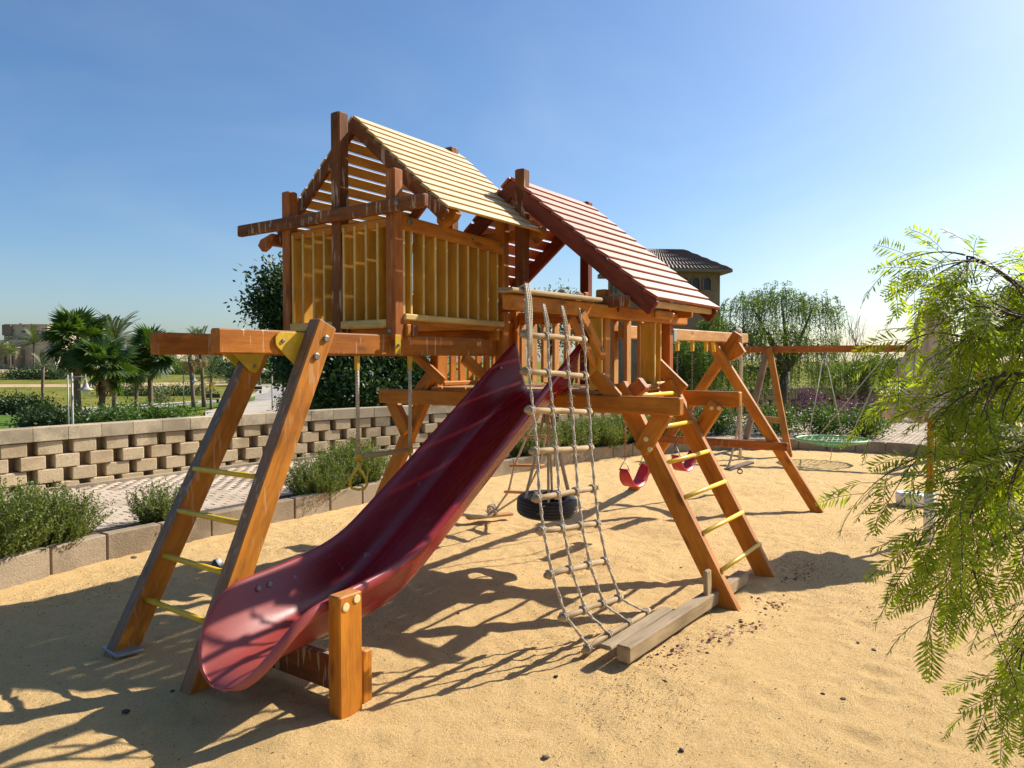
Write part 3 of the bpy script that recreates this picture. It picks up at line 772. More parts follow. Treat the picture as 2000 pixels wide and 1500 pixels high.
for k in range(6):
    z = 1.60-.266*k; y = 2.725-.159*k
    tube('rung', [(X0+.12, y, z), (X1-.30, y, z)], .019, 'yellow_plastic', PS, 10)
T('step_block', (X0+.16, 2.76, 1.60), (X0+.16, 2.62, 1.72), .09, .12, 'stain_red', up=(0, 1, 1))
T('sill', (X0+.2, Y0+.03, 1.665), (X1-.3, Y0+.03, 1.665), .07, .035, 'stain_pale')
# long top beam with the cantilever for the rope ladder
T('beam', (4.06, 2.885, 2.302), (7.17, 2.885, 2.318), .085, .105, 'stain')
T('cap_board', (3.98, 2.85, 2.372), (5.21, 2.83, 2.385), .13, .03, 'rung_wood')
T('brace', (4.97, 2.825, 2.27), (5.33, 2.825, 1.93), .03, .085, 'stain', up=(1, 0, 0)); bolt((5.27, 2.81, 2.0), (0, -1, 0), .016, .008, 'green_cap')
T('brace', (5.02, 2.955, 2.25), (5.44, 2.955, 1.86), .03, .085, 'stain', up=(1, 0, 0))
bolt((5.62, 2.842, 2.33), (0, -1, 0), .02, .01, 'chain')
T('block_piece', (6.35, 2.835, 2.335), (6.75, 2.835, 2.335), .03, .075, 'stain_pale')
# tie beams of the second tower
T('tie_beam', (X0-.035, 2.66, 2.385), (X0-.035, 5.10, 2.40), .06, .095, 'stain_dark')
T('tie_beam', (X0+.03, 2.78, 2.41), (X0+.03, 5.0, 2.41), .05, .06, 'grey_timber')
T('tie_beam', (X1+.03, 2.70, 2.37), (X1+.03, 5.1, 2.40), .05, .10, 'stain')
# slats: side pairs of the entrance, the far side and the back
for x in (at(1177, 700, Y=Y0).x, at(1191, 700, Y=Y0).x): T('slat', (x, Y0+.06, 1.66), (x, Y0+.06, 2.26), .028, .115, 'yellow_slat', up=(0, 1, 0), ch=.004)
for x in (at(1277, 700, Y=Y0).x, at(1288, 700, Y=Y0).x): T('slat', (x, Y0+.06, 1.70), (x, Y0+.06, 2.26), .028, .15, 'yellow_slat', up=(0, 1, 0), ch=.004)
T('rail', (6.48, Y0+.05, 1.685), (6.86, Y0+.05, 1.685), .06, .03, 'cream_rail')
for k in range(12):
    y = Y0+.20+k*.145; T('slat', (X1+.02, y, 1.66), (X1+.02, y, 2.31), .10, .034, 'stain_pale', up=(0, 1, 0), ch=.004)
T('rail', (X1+.02, Y0+.1, 2.34), (X1+.02, Y1-.1, 2.34), .05, .06, 'stain')
for k in range(9):
    x = X0+.16+k*.143; T('slat', (x, Y1-.04, 1.66), (x, Y1-.04, 2.28), .09, .028, 'stain', up=(0, 1, 0), ch=.004)
T('rail', (X0+.1, Y1-.07, 1.675), (X1-.05, Y1-.07, 1.675), .06, .045, 'stain'); T('rail', (X0+.1, Y1-.04, 2.31), (X1, Y1-.04, 2.31), .05, .07, 'stain')
# corner braces high on the back side, seen under the cabin floor beam
T('brace', (5.44, 5.00, 1.97), (5.44, 4.62, 1.70), .05, .09, 'stain', up=(0, 1, 0)); T('brace', (5.02, 4.03, 1.93), (5.42, 4.03, 1.70), .05, .10, 'stain', up=(0, 0, 1))
roof('roof', 5.50, 6.96, YR, 3.565, 2.44, 2.395, 13, 'red_roof', 'red_rafter', ((5.525, .05), (6.90, .05)), .82, .026, .13)
T('fascia', (5.58, 2.50, 2.365), (6.93, 2.50, 2.375), .03, .06, 'yellow_roof')

# swing beam and its A-frame
T('swing_beam', (6.9, 3.45, 2.20), (10.96, 3.45, 2.235), .09, .135, 'stain_pale')
AX = 9.87
T('leg', (AX-.06, 2.12, -.05), (AX-.06, 3.58, 2.20), .09, .13, 'stain', up=(0, -1, .6)); T('leg', (AX+.06, 4.79, -.05), (AX+.06, 3.22, 2.27), .09, .13, 'stain', up=(0, 1, .6))
T('cross_bar', (AX-.15, 2.50, .80), (AX-.15, 4.36, .80), .05, .105, 'stain_red')
prism('gusset', [(AX+.02, 3.2, 2.15), (AX+.02, 3.12, 2.02), (AX+.02, 3.3, 1.90), (AX+.02, 3.52, 1.95), (AX+.02, 3.55, 2.15)], (1, 0, 0), .09, 'stain', PS, .004)
T('strap', (8.2, 3.40, 2.27), (8.2, 3.40, 2.13), .09, .006, 'metal_grey', up=(0, 1, 0), ch=.001)
for x, a in ((8.38, 0), (8.86, 0), (9.34, 0), (9.60, .35)):
    prism('hanger', [(x-.03, 3.43, 2.155), (x+.03, 3.43, 2.155), (x+.022+a*.12, 3.43, 2.02), (x-.022+a*.12, 3.43, 2.02)], (0, 1, 0), .04, 'yellow_bracket', PS, .005)
for x in (7.0, 7.45): prism('hanger', [(x-.03, 3.43, 2.14), (x+.03, 3.43, 2.14), (x+.022, 3.43, 2.01), (x-.022, 3.43, 2.01)], (0, 1, 0), .04, 'yellow_bracket', PS, .005)

# slide (bolted to the frame)
ST = [(5.50, .33, 2.075, 1.650), (5.42, .33, 2.035, 1.645), (5.32, .33, 1.97, 1.62), (5.2, .33, 1.893, 1.572), (5.0, .33, 1.762, 1.465), (4.7, .33, 1.563, 1.278), (4.4, .33, 1.367, 1.083), (4.1, .33, 1.17, .887), (3.85, .33, 1.007, .722), (3.66, .33, .885, .598),
      (3.55, .33, .815, .53), (3.44, .33, .752, .467), (3.33, .33, .708, .418), (3.2, .33, .672, .372), (3.05, .331, .646, .338), (2.9, .333, .627, .315), (2.75, .336, .61, .297), (2.64, .340, .60, .286), (2.56, .338, .580, .278), (2.49, .332, .545, .270),
      (2.43, .320, .495, .260), (2.375, .300, .432, .246), (2.33, .270, .366, .230), (2.292, .228, .303, .213), (2.265, .176, .250, .196), (2.25, .118, .214, .183), (2.244, .055, .194, .175)]
SYC = 3.46; us = np.linspace(-1, 1, 29)
sv = []; ncol = len(us)+6
for x, hw, zr, zb in ST:
    row = []
    for u in us:
        a = abs(u); t = max(0, (a-.55)/.45); g_ = t*t/(.22+.78*t) if t < 1 else 1.; yy = a/.55*.64 if a < .55 else .64+.36*t**.85; kb = min(1, max(0, (x-2.55)/.9)); kb = kb*kb*(3-2*kb); g_ = kb*g_+(1-kb)*max(0, (a-.22)/.78)**2.1; yy = kb*yy+(1-kb)*a; row.append((x, SYC+math.copysign(yy, u)*hw, zb+(zr-zb)*g_))
    fl = min(1, hw/.3)
    L_ = [(x, SYC-hw-.042*fl, zr-.062*fl), (x, SYC-hw-.042*fl, zr-.018*fl), (x, SYC-hw-.022*fl, zr+.007)]
    R2 = [(x, SYC+hw+.022*fl, zr+.007), (x, SYC+hw+.042*fl, zr-.018*fl), (x, SYC+hw+.042*fl, zr-.062*fl)]
    sv += L_+row+R2
sf = []
for i in range(len(ST)-1):
    for k in range(ncol-1): sf.append((i*ncol+k, i*ncol+k+1, (i+1)*ncol+k+1, (i+1)*ncol+k))
me = mesh_py('slide', sv, sf, 'slide_plastic', True)
slide = obj('slide', me, PS); slide['label'] = 'long dark red plastic slide'
md = slide.modifiers.new('thick', 'SOLIDIFY'); md.thickness = .012; md.offset = -1
md = slide.modifiers.new('sub', 'SUBSURF'); md.levels = 1; md.render_levels = 1
for x, y, z in ((2.80, 3.762, .54), (2.72, 3.762, .535)): bolt((x, y, z), (0, -1, .2), .016, .014, 'metal_grey', slide)
bolt((5.2, 3.76, 1.84), (0, -1, .3), .012, .012, 'metal_grey', slide)
# slide support: posts and cross plank
sp = T('slide_post', (2.745, 3.035, -.1), (2.745, 3.035, .635), .165, .095, 'stain', up=(0, 1, 0), ch=.008)
for x, z in ((2.705, .575), (2.785, .60)): bolt((x, 2.986, z), (0, -1, 0), .024, .004, 'cap_pale', sp)
T('slide_post', (2.73, 3.885, -.1), (2.73, 3.885, .575), .14, .08, 'stain_pale', up=(0, 1, 0))
T('support_board', (2.90, 3.05, -.1), (2.90, 3.05, .27), .08, .05, 'stain', up=(0, 1, 0))
T('cross_plank', (2.83, 3.03, .12), (2.83, 3.92, .12), .05, .20, 'stain_dark')

# ------------------------------------------------------------------ things hanging from or lying by the play set
# knotted cargo rope ladder
RL = [((1018, 652), (1144, 664)), ((1020, 725), (1147, 734)), ((1028, 801), (1154, 804)), ((1037, 882), (1157, 874)), ((1041, 974), (1164, 953)), ((1049, 1038), (1172, 1022)), ((1066, 1124), (1187, 1094)), ((1093, 1207), (1214, 1166)), ((1139, 1273), (1267, 1226))]
def rl_pt(p):
    y = 2.8
    for _ in range(12):
        q = at(*p, Y=y); y = 2.28+(2.80-2.28)*max(0, min(1, q.z/2.3))**.75
    return q
rope = empty('rope_ladder', (4.5, 2.5, 0), 'tall cargo net ladder of ropes and round wooden rungs', 'rope ladder')
fr = (.06, .35, .65, .94); knots = []
pr = [(at(1024, 585, Y=2.79)), (at(1061, 594, Y=2.79)), (at(1097, 598, Y=2.79)), (at(1131, 602, Y=2.79))]
rungs = []
for a, b in RL:
    A, B = rl_pt(a), rl_pt(b)
    if A.z < .05: A.z = .045
    if B.z < .05: B.z = .045
    rungs.append((A, B))
for A, B in rungs:
    mid = [A.lerp(B, t)+Vector((random.uniform(-.004, .004), random.uniform(-.004, .004), random.uniform(-.004, .004))) for t in (0, .25, .5, .75, 1)]
    tube('rung', mid, [.0195, .020, .019, .020, .019], 'rung_wood', rope, 12)
def knot_data(c, ax, r=.03):
    ax = ax.normalized(); u = ax.orthogonal().normalized(); w = ax.cross(u); pts = []
    for k in range(26):
        t = k/25; a = t*4.5*math.pi; pts.append(c + ax*(t-.5)*.045 + (u*math.cos(a)+w*math.sin(a))*r)
    return tube_data(pts, .0072, 6)
for j, fq in enumerate(fr):
    chain = [pr[j]] + [A.lerp(B, fq)+Vector((0, -.018, 0)) for A, B in rungs]; dat = []
    pts = []
    for i in range(len(chain)-1):
        a, b = chain[i], chain[i+1]; n = 7
        for k in range(n):
            t = k/n; sag = math.sin(math.pi*t)*.012*random.uniform(-1, 1)
            pts.append(a.lerp(b, t)+Vector((sag, sag*.5, 0)))
    pts.append(chain[-1]); rr = .0125 if j else .0125
    for s_ in (-1, 1):
        tw = []
        for k, p in enumerate(pts): a = k*1.3; tw.append(p+Vector((math.cos(a)*.005*s_, math.sin(a)*.005*s_, 0)))
        dat.append(tube_data(tw, .0068, 6))
    for A, B in rungs: dat.append(knot_data(A.lerp(B, fq), (B-A), .026))
    # frayed fibres
    for _ in range(70):
        p = random.choice(pts); d = Vector((random.uniform(-1, 1), random.uniform(-1, 1), random.uniform(-.6, .6)))*.03
        dat.append(tube_data([p, p+d*.6, p+d], .0013, 3))
    if j in (0, ):
        a = chain[0]; b = chain[1]
        for s_ in (-1, 0, 1):
            dat.append(tube_data([a+Vector((s_*.018, .06, .06)), a+Vector((s_*.02, -.02, .10)), a+Vector((s_*.022, -.035, .0)), a.lerp(b, .4)+Vector((s_*.02, -.03, 0)), a.lerp(b, .85)+Vector((s_*.012, -.02, 0)), b+Vector((s_*.012-.02, -.03, -.18+.03*s_))], .0105, 6))
    elif j in (1, 2):
        a = chain[0]; b = chain[1]
        for s_ in (-1, 1): dat.append(tube_data([a+Vector((s_*.010, 0, 0)), a.lerp(b, .5)+Vector((s_*.014, -.01, 0)), b+Vector((s_*.008, 0, 0))], .009, 6))
    obj('rope', mesh_py('rope', *join_data(dat), 'rope', True), rope)
# old rope knots lying on the cap board
for (px, py), sc in (((1100, 574), 1.), ((1127, 578), 1.2)):
    c = at(px, py, Y=2.85); dat = [knot_data(c+Vector((random.uniform(-.03, .03), 0, random.uniform(-.01, .01))), Vector((random.uniform(-1, 1), random.uniform(-1, 1), .3)), .022*sc) for _ in range(4)]
    obj('knot', mesh_py('knot', *join_data(dat), 'rope', True), rope)

# tyre swing
TC = Vector((5.80, 3.66, .555))
ty = empty('tyre_swing', (TC.x, TC.y, 0), 'black car tyre hung flat on ropes under the deck', 'tyre swing')
prof = []
Ro, Wd = .283, .085
pr_ = [(.165, -.060), (.185, -.078), (.225, -.086), (.262, -.078), (.278, -.062), (.283, -.045), (.277, -.043), (.277, -.038), (.284, -.036), (.285, -.016), (.278, -.014), (.278, -.008), (.285, -.006), (.285, .012), (.278, .014), (.278, .020), (.284, .022), (.283, .042), (.276, .044), (.276, .049), (.279, .062), (.262, .078), (.225, .086), (.185, .078), (.165, .060), (.172, .045), (.22, .060), (.255, .05), (.262, 0), (.255, -.05), (.22, -.060), (.172, -.045), (.165, -.060)]
v, f = lathe_data(pr_, 48); obj('tyre', mesh_py('tyre', v, f, 'rubber', True), ty, Matrix.Translation(TC) @ Matrix.Rotation(R(4), 4, 'X') @ Matrix.Rotation(R(-3), 4, 'Y'))
top = Vector((5.86, 3.70, 1.475))
for a in (20, 95, 150, 215, 285, 330):
    p = TC+Vector((math.cos(R(a))*.225, math.sin(R(a))*.225, .085)); tube('rope', [p-Vector((0, 0, .05)), p, p.lerp(top, .5)+Vector((.01, 0, 0)), top+Vector((math.cos(R(a))*.02, math.sin(R(a))*.02, 0))], .0125, 'rope', ty, 8)

# wooden-step rope ladder behind the slide
wl_ = empty('step_rope_ladder', (7.0, 5.0, 0), 'slack rope ladder with flat orange wooden steps behind the slide', 'rope ladder')
steps = [((1024, 853), (1071, 852)), ((999, 909), (1060, 910)), ((989, 960), (1032, 962))]
ctr = []
bot = Vector((6.98, 5.05, .04)); tp = Vector((6.98, 4.30, 1.47))
sl_ = []
for k, (a, b) in enumerate(steps):
    t = (k+1)/4; X = 6.98
    A, B = at(*a, X=X+.08), at(*b, X=X-.02)
    timber('step', A, B, .09, .03, 'stain_pale', wl_); sl_.append((A, B))
A0 = at(912, 1012, Z=.05); B0 = at(1000, 1003, Z=.05)
timber('step', A0, B0, .10, .035, 'stain_pale', wl_)
for s_ in (0, 1):
    pts = [tp+Vector((0, -.18*s_+.09, 0))] + [sl_[k][s_].lerp(sl_[k][1-s_], .1) for k in range(3)] + [A0.lerp(B0, .62 if s_ else .58)+Vector((0, 0, .03))]
    tube('rope', pts, .013, 'rope', wl_, 8)
dat = [knot_data(A0.lerp(B0, .6)+Vector((random.uniform(-.06, .06), random.uniform(-.06, .06), .05+random.uniform(-.01, .06))), Vector((random.uniform(-1, 1), random.uniform(-1, 1), random.uniform(-1, 1))), .04) for _ in range(6)]
c = A0.lerp(B0, .3); dat.append(tube_data([A0.lerp(B0, .6)+Vector((0, 0, .05)), c+Vector((0, -.12, .02)), A0+Vector((.02, -.05, .03)), A0+Vector((.05, .12, .02))], .022, 8))
obj('knot', mesh_py('knot', *join_data(dat), 'rope', True), wl_)

# trapeze bar with yellow rings
tz = empty('trapeze_bar', (4.07, 4.05, 0), 'wooden trapeze bar with yellow ring hung from the cabin beam', 'trapeze')
ta, tb = Vector((3.80, 4.05, 1.19)), Vector((4.36, 4.05, 1.185))
tube('bar', [ta, ta.lerp(tb, .5), tb], .019, 'rung_wood', tz, 12)
for p, tx in ((ta, 3.795), (tb, 4.36)):
    tube('rope', [(tx, 4.05, 1.90), (tx+.002, 4.05, 1.6), (p.x, p.y, 1.2)], .014, 'rope', tz, 8)
    prism('clip', [(tx-.022, 4.035, 1.945), (tx+.022, 4.035, 1.945), (tx+.016, 4.035, 1.83), (tx-.016, 4.035, 1.83)], (0, 1, 0), .03, 'yellow_bracket', tz, .006)
    dn = [(0, -.03), (0, -.075), (-.03, -.115), (-.058, -.165), (-.064, -.205), (-.045, -.235), (0, -.243), (.045, -.235), (.064, -.205), (.058, -.165), (.03, -.115), (0, -.075)]
    tube('ring', [(p.x+a*RT.x, p.y+a*RT.y, p.z+b) for a, b in dn], .0105, 'yellow_plastic', tz, 8)
    v, f = lathe_data([(.0, -.03), (.024, -.025), (.026, .0), (.024, .025), (0, .03)], 10); obj('knot', mesh_py('knot', v, f, 'yellow_bracket', True), tz, Matrix.Translation((p.x, p.y, p.z)))

# belt swings
def belt_swing(x0, x1, zb, label):
    s = empty('belt_swing', ((x0+x1)/2, 3.45, 0), label, 'swing', 'red belt swings under the swing beam')
    xc, hw = (x0+x1)/2, (x1-x0)/2*1.1; v = []; f = []; n = 16
    for k in range(n+1):
        t = k/n*2-1; x = xc+hw*math.sin(t*1.25)/math.sin(1.25); z = zb + .21*(abs(t)**2.1); w = .075*(1-.45*t**6)
        v += [(x, 3.45-w, z), (x, 3.45+w, z)]
    for k in range(n): f.append((2*k, 2*k+2, 2*k+3, 2*k+1))
    o = obj('seat', mesh_py('seat', v, f, 'swing_red', True), s); md = o.modifiers.new('t', 'SOLIDIFY'); md.thickness = .012
    v2 = [(a, b*.999+.003, c+.0075) for a, b, c in v]
    for x in (x0, x1):
        zt = zb+.21; e = xc+hw*(1 if x > xc else -1)
        tube('hanger_loop', [(e, 3.39, zt-.02), (x, 3.45, zt+.10), (e, 3.51, zt-.02)], .006, 'metal_grey', s, 6)
        dat = []; z = zt+.10; k = 0
        ztop = 2.03
        while z < ztop:
            u = Vector((.011, 0, 0)) if k % 2 else Vector((0, .011, 0)); c = Vector((x, 3.45, z+.02)); pts = []
            for q in range(9): a = 2*math.pi*q/8; pts.append(c+u*math.cos(a)+Vector((0, 0, .024))*math.sin(a))
            dat.append(tube_data(pts, .0038, 5, False)); z += .038; k += 1
        obj('chain', mesh_py('chain', *join_data(dat), 'rust_chain' if x == 7.0 else 'chain', True), s)
    return s
belt_swing(7.0, 7.45, .56, 'red belt swing nearest the climbing ladder, on a rusty chain')
belt_swing(8.38, 8.86, .56, 'red belt swing hanging in the middle of the swing beam')
# rope swing with board seat at the beam end
rs = empty('rope_swing', (10.62, 3.45, 0), 'frayed thick rope with a tilted wooden seat at the beam end', 'rope swing')
bx_ = 10.62; dat = []
for s_ in (-1, 1):
    pts = [(bx_+s_*.02, 3.40, 2.28-k*.1) for k in range(19)]; pts = [Vector(p)+Vector((random.uniform(-.006, .006), random.uniform(-.006, .006), 0)) for p in pts]; dat.append(tube_data(pts, .019, 8))
    for _ in range(120):
        p = random.choice(pts)+Vector((0, 0, random.uniform(-.05, .05))); d = Vector((random.uniform(-1, 1), random.uniform(-1, 1), random.uniform(-.5, .5)))*.05; dat.append(tube_data([p, p+d], .002, 3))
dat.append(tube_data([Vector((bx_-.14, 3.45, 2.31)), Vector((bx_-.05, 3.43, 2.345)), Vector((bx_+.06, 3.44, 2.34)), Vector((bx_+.13, 3.47, 2.31))], .032, 8))
dat.append(tube_data([Vector((bx_-.02, 3.41, 1.1)), Vector((bx_-.06, 3.44, .8)), Vector((bx_-.14, 3.5, .45)), Vector((bx_-.2, 3.52, .36))], .016, 8))
obj('rope', mesh_py('rope', *join_data(dat), 'rope', True), rs)
timber('seat', (bx_-.22, 3.52, .34), (bx_+.2, 3.30, .42), .14, .03, 'grey_timber', rs)
obj('knot', mesh_py('knot', *join_data([knot_data(Vector((bx_, 3.4, .30)), Vector((1, .3, .2)), .035) for _ in range(3)]), 'rope', True), rs)

# weathered planks at the ladder foot
def single(o, label, cat, group=None): return tag(o, label, cat, group)
single(timber('plank', (4.13, 2.045, .065), (6.22, 1.955, .065), .095, .105, 'weathered', None), 'thick weathered timber lying at the foot of the climbing ladder', 'plank')
single(timber('plank', (4.08, 2.145, .10), (4.98, 2.11, .105), .085, .03, 'weathered', None), 'thin weathered board resting against the thick timber', 'plank')
single(timber('stake', (5.43, 1.97, -.1), (5.45, 1.99, .30), .10, .035, 'weathered', None, up=(0, 1, 0)), 'short grey wooden stake upright against the ladder leg', 'stake')

# ------------------------------------------------------------------ second swing set with net basket
s2 = empty('swing_frame', (15.6, 4.4, 0), 'brown wooden swing frame standing behind the play set', 'swing frame')
ap = Vector((15.55, 4.42, 2.10)); bd = Vector((.2, -.98, 0)); ap2 = ap+bd*3.6; z_ = Vector((0, 0, .04))
timber('beam', ap-bd*.65+z_, ap2+bd*.6+z_, .10, .135, 'stain_red', s2)
for A, (fa, fb) in ((ap, ((15.16, 3.86), (16.0, 5.05))), (ap2, (((ap2.x-.55), ap2.y-.5), (ap2.x+.5, ap2.y+.55)))):
    timber('leg', (fa[0], fa[1], -.05), A+Vector((-.03, -.03, .06)), .11, .12, 'stain', s2, up=(0, 1, .3)); timber('leg', (fb[0], fb[1], -.05), A+Vector((.03, .03, .0)), .11, .12, 'grey_timber', s2, up=(0, 1, .3))
    a_ = Vector((fa[0], fa[1], 0)).lerp(A, .33); b_ = Vector((fb[0], fb[1], 0)).lerp(A, .33); timber('cross_bar', a_, b_, .06, .12, 'stain_pale', s2)
bk = empty('net_swing', (0, 0, 0), 'round green net basket swing hung on thin ropes', 'swing')
bc = at(1625, 866, D=13.9); bc.z = .42
bk.location = (bc.x, bc.y, 0); WM[bk.name] = Matrix.Translation((bc.x, bc.y, 0)); bk.matrix_basis = WM[bk.name]
pts = [bc+Vector((math.cos(a)*.63, math.sin(a)*.63, 0)) for a in np.linspace(0, 2*math.pi, 41)]
tube('ring', pts, .028, 'green_ring', bk, 8)
dat = []
for k in range(-6, 7):
    q = k/7*.62; h = math.sqrt(.62**2-q*q)
    for ax in (0, 1):
        l = []
        for t in np.linspace(-1, 1, 9):
            x, y = (q, h*t) if ax else (h*t, q); rr = (x*x+y*y)/.62**2; l.append(bc+Vector((x, y, -.13*(1-rr))))
        dat.append(tube_data(l, .007, 4))
obj('net', mesh_py('net', *join_data(dat), 'green_net', True), bk)
for a, t in ((150, -.25), (210, -.2), (-20, .2), (35, .25)):
    e = bc+Vector((math.cos(R(a)), math.sin(R(a)), 0))*.62; px_, _, _ = proj(e)
    tpnt = ap.lerp(ap2, .30 if t < 0 else .62)+Vector((t*.1, 0, .0)); tube('rope', [e, tpnt], .010, 'rope', bk, 6)
tube('tail_rope', [bc+Vector((0, 0, -.12)), bc+Vector((.0, .02, -.40))], .006, 'rope', bk, 5)

# ------------------------------------------------------------------ closed parasol
PXY = (8.87, .83); pa = empty('parasol', (PXY[0], PXY[1], 0), 'closed beige fabric parasol on a wooden pole behind the branches', 'parasol')
tube('pole', [(PXY[0], PXY[1], .05), (PXY[0], PXY[1], 2.5)], .032, 'stain', pa, 10)
tube('sleeve', [(PXY[0], PXY[1], .0), (PXY[0], PXY[1], .52)], .055, 'white_plastic', pa, 12)
v, f = [], []; n = 64; rows = [(2.58, .025), (2.53, .055), (2.44, .10), (2.30, .14), (2.12, .17), (2.0, .19), (1.85, .25), (1.65, .33), (1.45, .40), (1.30, .42)]
for z, r in rows:
    for k in range(n):
        a = 2*math.pi*k/n; fold = 1+.22*math.sin(8*a+.4)*min(1, (2.58-z)/.3)+.07*math.sin(19*a+z*3); zz = z+.05*math.sin(8*a)*(r/.5 if z < 1.4 else 0)
        v.append((PXY[0]+r*fold*math.cos(a), PXY[1]+r*fold*math.sin(a), zz))
for i in range(len(rows)-1):
    for k in range(n): j = (k+1) % n; f.append((i*n+k, i*n+j, (i+1)*n+j, (i+1)*n+k))
obj('canopy', mesh_py('canopy', v, f, 'fabric', True), pa)
bb = at(1779, 985, Z=0); v, f = lathe_data([(.0, .0), (.17, .0), (.18, .02), (.19, .14), (.17, .16), (.05, .17), (.0, .17)], 20)
o = obj('umbrella_weight', mesh_py('umbrella_weight', v, f, 'white_plastic', False), None, Matrix.Translation((bb.x, bb.y, .0))); tag(o, 'low white plastic weight on the sand near the parasol', 'weight')

# ------------------------------------------------------------------ foliage builders
def quads_leaf(P, Dv, Nv, L, W):
    """rhombic leaves: base P, direction Dv, normal Nv"""
    Dv = Dv/np.linalg.norm(Dv, axis=1, keepdims=True); Sd = np.cross(Dv, Nv); Sd /= (np.linalg.norm(Sd, axis=1, keepdims=True)+1e-9)
    L = np.asarray(L)[:, None]; W = np.asarray(W)[:, None]
    v = np.stack([P, P+Dv*L*.45+Sd*W*.5, P+Dv*L, P+Dv*L*.45-Sd*W*.5], 1).reshape(-1, 3)
    return v, np.arange(len(v)).reshape(-1, 4)
def rdir(n, r): d = r.normal(size=(n, 3)); return d/np.linalg.norm(d, axis=1, keepdims=True)
def crown_mesh(name, lumps, n, size, mat, seed, droop=.0, shell=.55):
    r = np.random.default_rng(seed); P = []
    w = np.array([a[3]*a[4]*a[5] for a in lumps])**(2/3); w /= w.sum(); cnt = r.multinomial(n//9, w)
    for (cx, cy, cz, rx, ry, rz), k in zip(lumps, cnt):
        d = rdir(k, r); rad = (shell+(1-shell)*r.random(k))**.8; P.append(np.array([cx, cy, cz])+d*rad[:, None]*np.array([rx, ry, rz]))
    C = np.concatenate(P); cl = np.repeat(C, 9, 0); m = len(cl)
    off_ = r.normal(size=(m, 3))*size*1.7; P = cl+off_
    D = rdir(m, r)+off_/(size*3); D[:, 2] -= droop; Nn = rdir(m, r)
    Nn[:, 2] += .6
    v, f = quads_leaf(P, D, Nn, size*(.6+.8*r.random(m)), size*.5*(.7+.6*r.random(m)))
    return mesh_np(name, v, f, mat)
def branchy(base, tips, r0, mat, name='trunk', parent=None):
    dat = []
    for tpt in tips:
        b = Vector(base); e = Vector(tpt); mid = b.lerp(e, .45)+Vector((random.uniform(-.1, .1), random.uniform(-.1, .1), .1))*(e-b).length*.3
        dat.append(tube_data([b, b.lerp(mid, .5), mid, mid.lerp(e, .5), e], [r0, r0*.8, r0*.55, r0*.35, r0*.12], 8))
    return obj(name, mesh_py(name, *join_data(dat), mat, True), parent)
def leafy_tree(name, base, lumps, n, size, mat, seed, label, cat='tree', r0=.2, group=None, droop=0):
    t = empty(name, base, label, cat, group)
    fork = Vector((base[0], base[1], base[2]+(lumps[0][2]-base[2])*.35))
    tube('trunk', [Vector(base), Vector(base).lerp(fork, .5)+Vector((.05, .03, 0)), fork], [r0*1.2, r0, r0*.85], 'trunk', t, 10)
    branchy(fork, [(l[0], l[1], l[2]) for l in lumps], r0*.7, 'trunk', 'limbs', t)
    obj('crown', crown_mesh('crown', lumps, n, size, mat, seed, droop), t); return t
def lump_at(px, py, s, rpx, rpy, rz=None):
    c = at(px, py, D=s); k = s/FPX; return (c.x, c.y, c.z, rpx*k, (rz or rpx)*k, rpy*k)

# rosemary bushes in the soil bed
def rosemary_mesh(seed, stems, h, w):
    r = np.random.default_rng(seed); P, D, Nn, L, W = [], [], [], [], []
    for k in range(stems):
        a = r.uniform(0, 2*math.pi); q = math.sqrt(r.random())
        b = np.array([math.cos(a)*q*w*.32, math.sin(a)*q*w*.32, 0.]); out = np.array([math.cos(a), math.sin(a), 0])*q*r.uniform(.5, 1.2)
        hh = h*r.uniform(.55, 1.05)*(1-.38*q*q); m = int(26+hh*60)
        t = np.linspace(.08, 1, m)[:, None]; side = r.normal(size=3)*.06*h
        pts = b + out*(t**1.2)*w*.34 + np.array([0, 0, 1])*t*hh + side*np.sin(t*3)
        tang = np.array([0, 0, 1])*.9+out*.5
        d = rdir(m, r)*.9+tang*.75; P.append(pts); D.append(d); Nn.append(rdir(m, r)); L.append(r.uniform(.022, .042, m)*(1.15-.4*t[:, 0])*1.15); W.append(np.full(m, .0065))
    v, f = quads_leaf(np.concatenate(P), np.concatenate(D), np.concatenate(Nn), np.concatenate(L), np.concatenate(W)*1.9)
    return mesh_np('foliage', v, f, 'leaf_rosemary')
def rosemary_stems(seed, h, w):
    r = random.Random(seed); dat = []
    for k in range(22):
        a = r.uniform(0, 6.28); q = r.random()**.5; b = Vector((math.cos(a)*q*w*.25, math.sin(a)*q*w*.25, 0)); e = b+Vector((math.cos(a)*q*w*.28, math.sin(a)*q*w*.28, h*.75*(1-.35*q*q))); dat.append(tube_data([b, b.lerp(e, .5)+Vector((0, 0, .03)), e], [.008, .006, .002], 5))
    return mesh_py('stems', *join_data(dat), 'twig', True)
RM = [(rosemary_mesh(s, n, h, w), rosemary_stems(s, h, w)) for s, n, h, w in ((1, 520, .66, 1.05), (2, 150, .48, .66), (3, 400, .60, .95))]
def bush(name, x, y, k, sc, rot, label, group='rosemary bushes along the kerb', sz_=None):
    t = empty(name, (0, 0, 0), label, 'bush', group); obj('foliage', RM[k][0], t); obj('stems', RM[k][1], t)
    t.matrix_basis = Matrix.Translation((x, y, .14)) @ Matrix.Rotation(R(rot), 4, 'Z') @ Matrix.Diagonal((sc, sc, sz_ or sc, 1)); return t
bush('rosemary_bush', 2.62, 7.50, 0, 1.05, 0, 'big bushy rosemary leaning over the kerb at far left', sz_=1.12)
bush('rosemary_bush', 3.14, 7.60, 2, .95, 60, 'rosemary bush right beside the big one at far left', sz_=1.0)
bush('rosemary_bush', 4.33, 7.66, 1, 1.0, 20, 'small sprawling rosemary between the two legs of the yellow-runged ladder')
